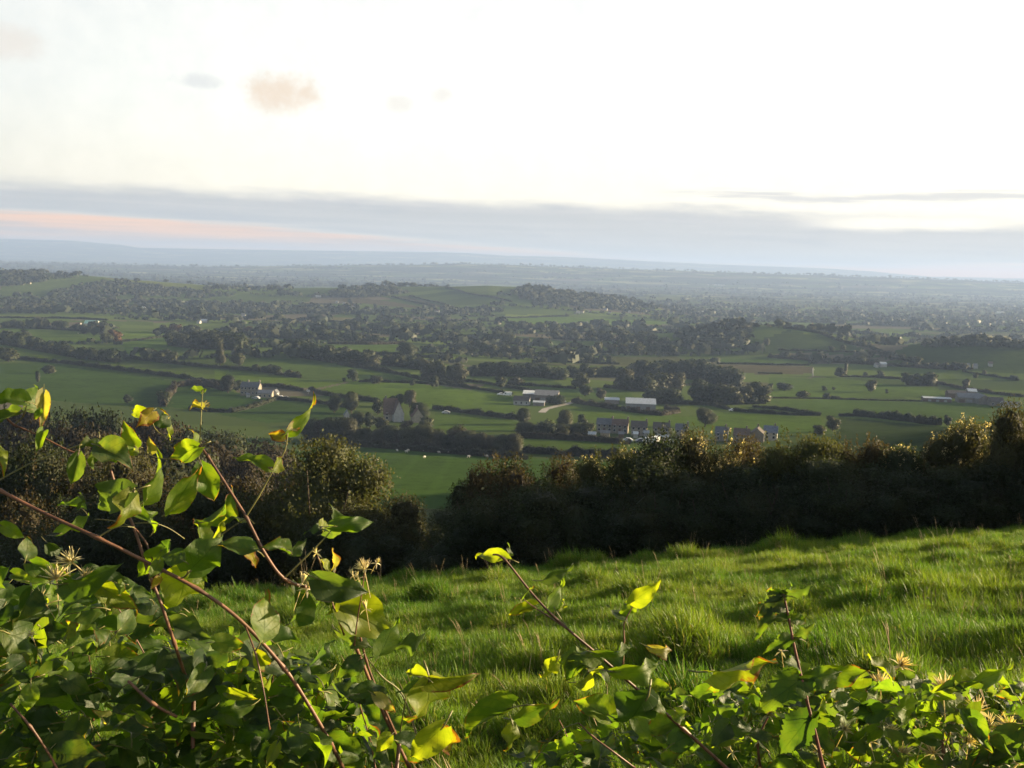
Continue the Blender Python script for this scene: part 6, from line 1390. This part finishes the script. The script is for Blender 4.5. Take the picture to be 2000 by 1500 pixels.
twigs(v9, [(1640, 1330), (2040, 1330), (2040, 1450), (1640, 1450)], 12, 2.0, 2.5, 19); rooted(v9, [(1850, 1400, 2.2), (1840, 1450, 2.2), (1850, 1520, 2.2)], 0.003, 0.005)
traced(v9, [(1736, 1322, 1694, 1288, .85, 'y', 10), (1902, 1330, 1834, 1333, .36, 'yg', 30), (1906, 1330, 2012, 1310, .30, 'yg', 30), (1756, 1380, 1822, 1408, .62, 'yg', 10), (1985, 1430, 1900, 1492, .42, 'g', 25), (1760, 1315, 1790, 1340, .8, 'b', 30), (1850, 1345, 1885, 1350, .8, 'b', 50), (1990, 1455, 1950, 1440, .6, 'b', 30)], 2.0)
traced(v8, [(1590, 1320, 1682, 1306, .55, 'yg', 20), (1440, 1330, 1405, 1345, .8, 'b', 40), (1455, 1320, 1475, 1345, .7, 'p', 30), (1640, 1330, 1600, 1335, .5, 'b', 50), (1560, 1300, 1600, 1310, .6, 'b', 40)], 2.0)
for px, py, w, cl in [(1526, 1272, 34, True), (1500, 1395, 44, False), (1455, 1412, 32, True), (1482, 1448, 36, True), (1560, 1420, 34, False), (1400, 1430, 34, False), (1430, 1470, 36, True), (1350, 1440, 32, True), (1600, 1470, 40, False)]: seed_head(v8, px, py, 2.05, w, cl)
for px, py, w, cl in [(1720, 1338, 58, False), (1758, 1300, 56, False), (1842, 1345, 60, False), (1680, 1388, 38, True), (1712, 1382, 40, True), (1910, 1388, 62, False), (1885, 1405, 56, False), (1822, 1472, 66, False), (1802, 1440, 46, False), (1855, 1420, 50, False), (1972, 1418, 54, False), (1650, 1425, 40, False), (1762, 1470, 46, False),
                      (1892, 1448, 52, False), (1950, 1462, 52, False), (1700, 1450, 40, False), (1780, 1400, 34, True), (1930, 1420, 50, False), (1990, 1490, 50, False), (1740, 1430, 40, False)]: seed_head(v9, px, py, 2.05, w, cl)

# ------------------------------------------------------------------ nettle
NST = simple_mat('nettle_stem', (0.17, 0.065, 0.045), 0.6, 0.35, 30.0, 0.3)
nt = vine_root('nettle', 1620, 2.3, 'tall nettle with toothed leaves and red stem above the right bank', 'plant')
rooted(nt, [(1530, 1158, 1.75), (1540, 1205, 1.75), (1552, 1265, 1.75), (1574, 1360, 1.75), (1592, 1430, 1.75), (1608, 1500, 1.77)], 0.0022, 0.0046, NST)
for bx, by, tx, ty, w, col, roll in [(1527, 1160, 1500, 1140, .6, 'g', 30), (1534, 1160, 1562, 1140, .6, 'g', 30), (1536, 1163, 1588, 1152, .42, 'b', 40), (1524, 1164, 1448, 1178, .40, 'b', 40), (1528, 1172, 1478, 1208, .55, 'b', 20), (1534, 1196, 1474, 1216, .42, 'g', 40), (1548, 1205, 1586, 1220, .55, 'g', 40),
                                     (1552, 1248, 1484, 1260, .42, 'g', 45), (1558, 1240, 1590, 1228, .45, 'b', 40), (1570, 1320, 1480, 1390, .55, 'g', 25), (1574, 1328, 1660, 1312, .5, 'g', 25), (1582, 1400, 1504, 1486, .55, 'd', 45), (1588, 1400, 1625, 1380, .5, 'yg', 30), (1560, 1300, 1545, 1290, .6, 'g', 20)]:
    place_leaf(nt, at(bx, by, 1.75), at(tx, ty, 1.75 + random.uniform(-0.05, 0.05)), w * 1.8, col, roll, random.choice(NETTLE))
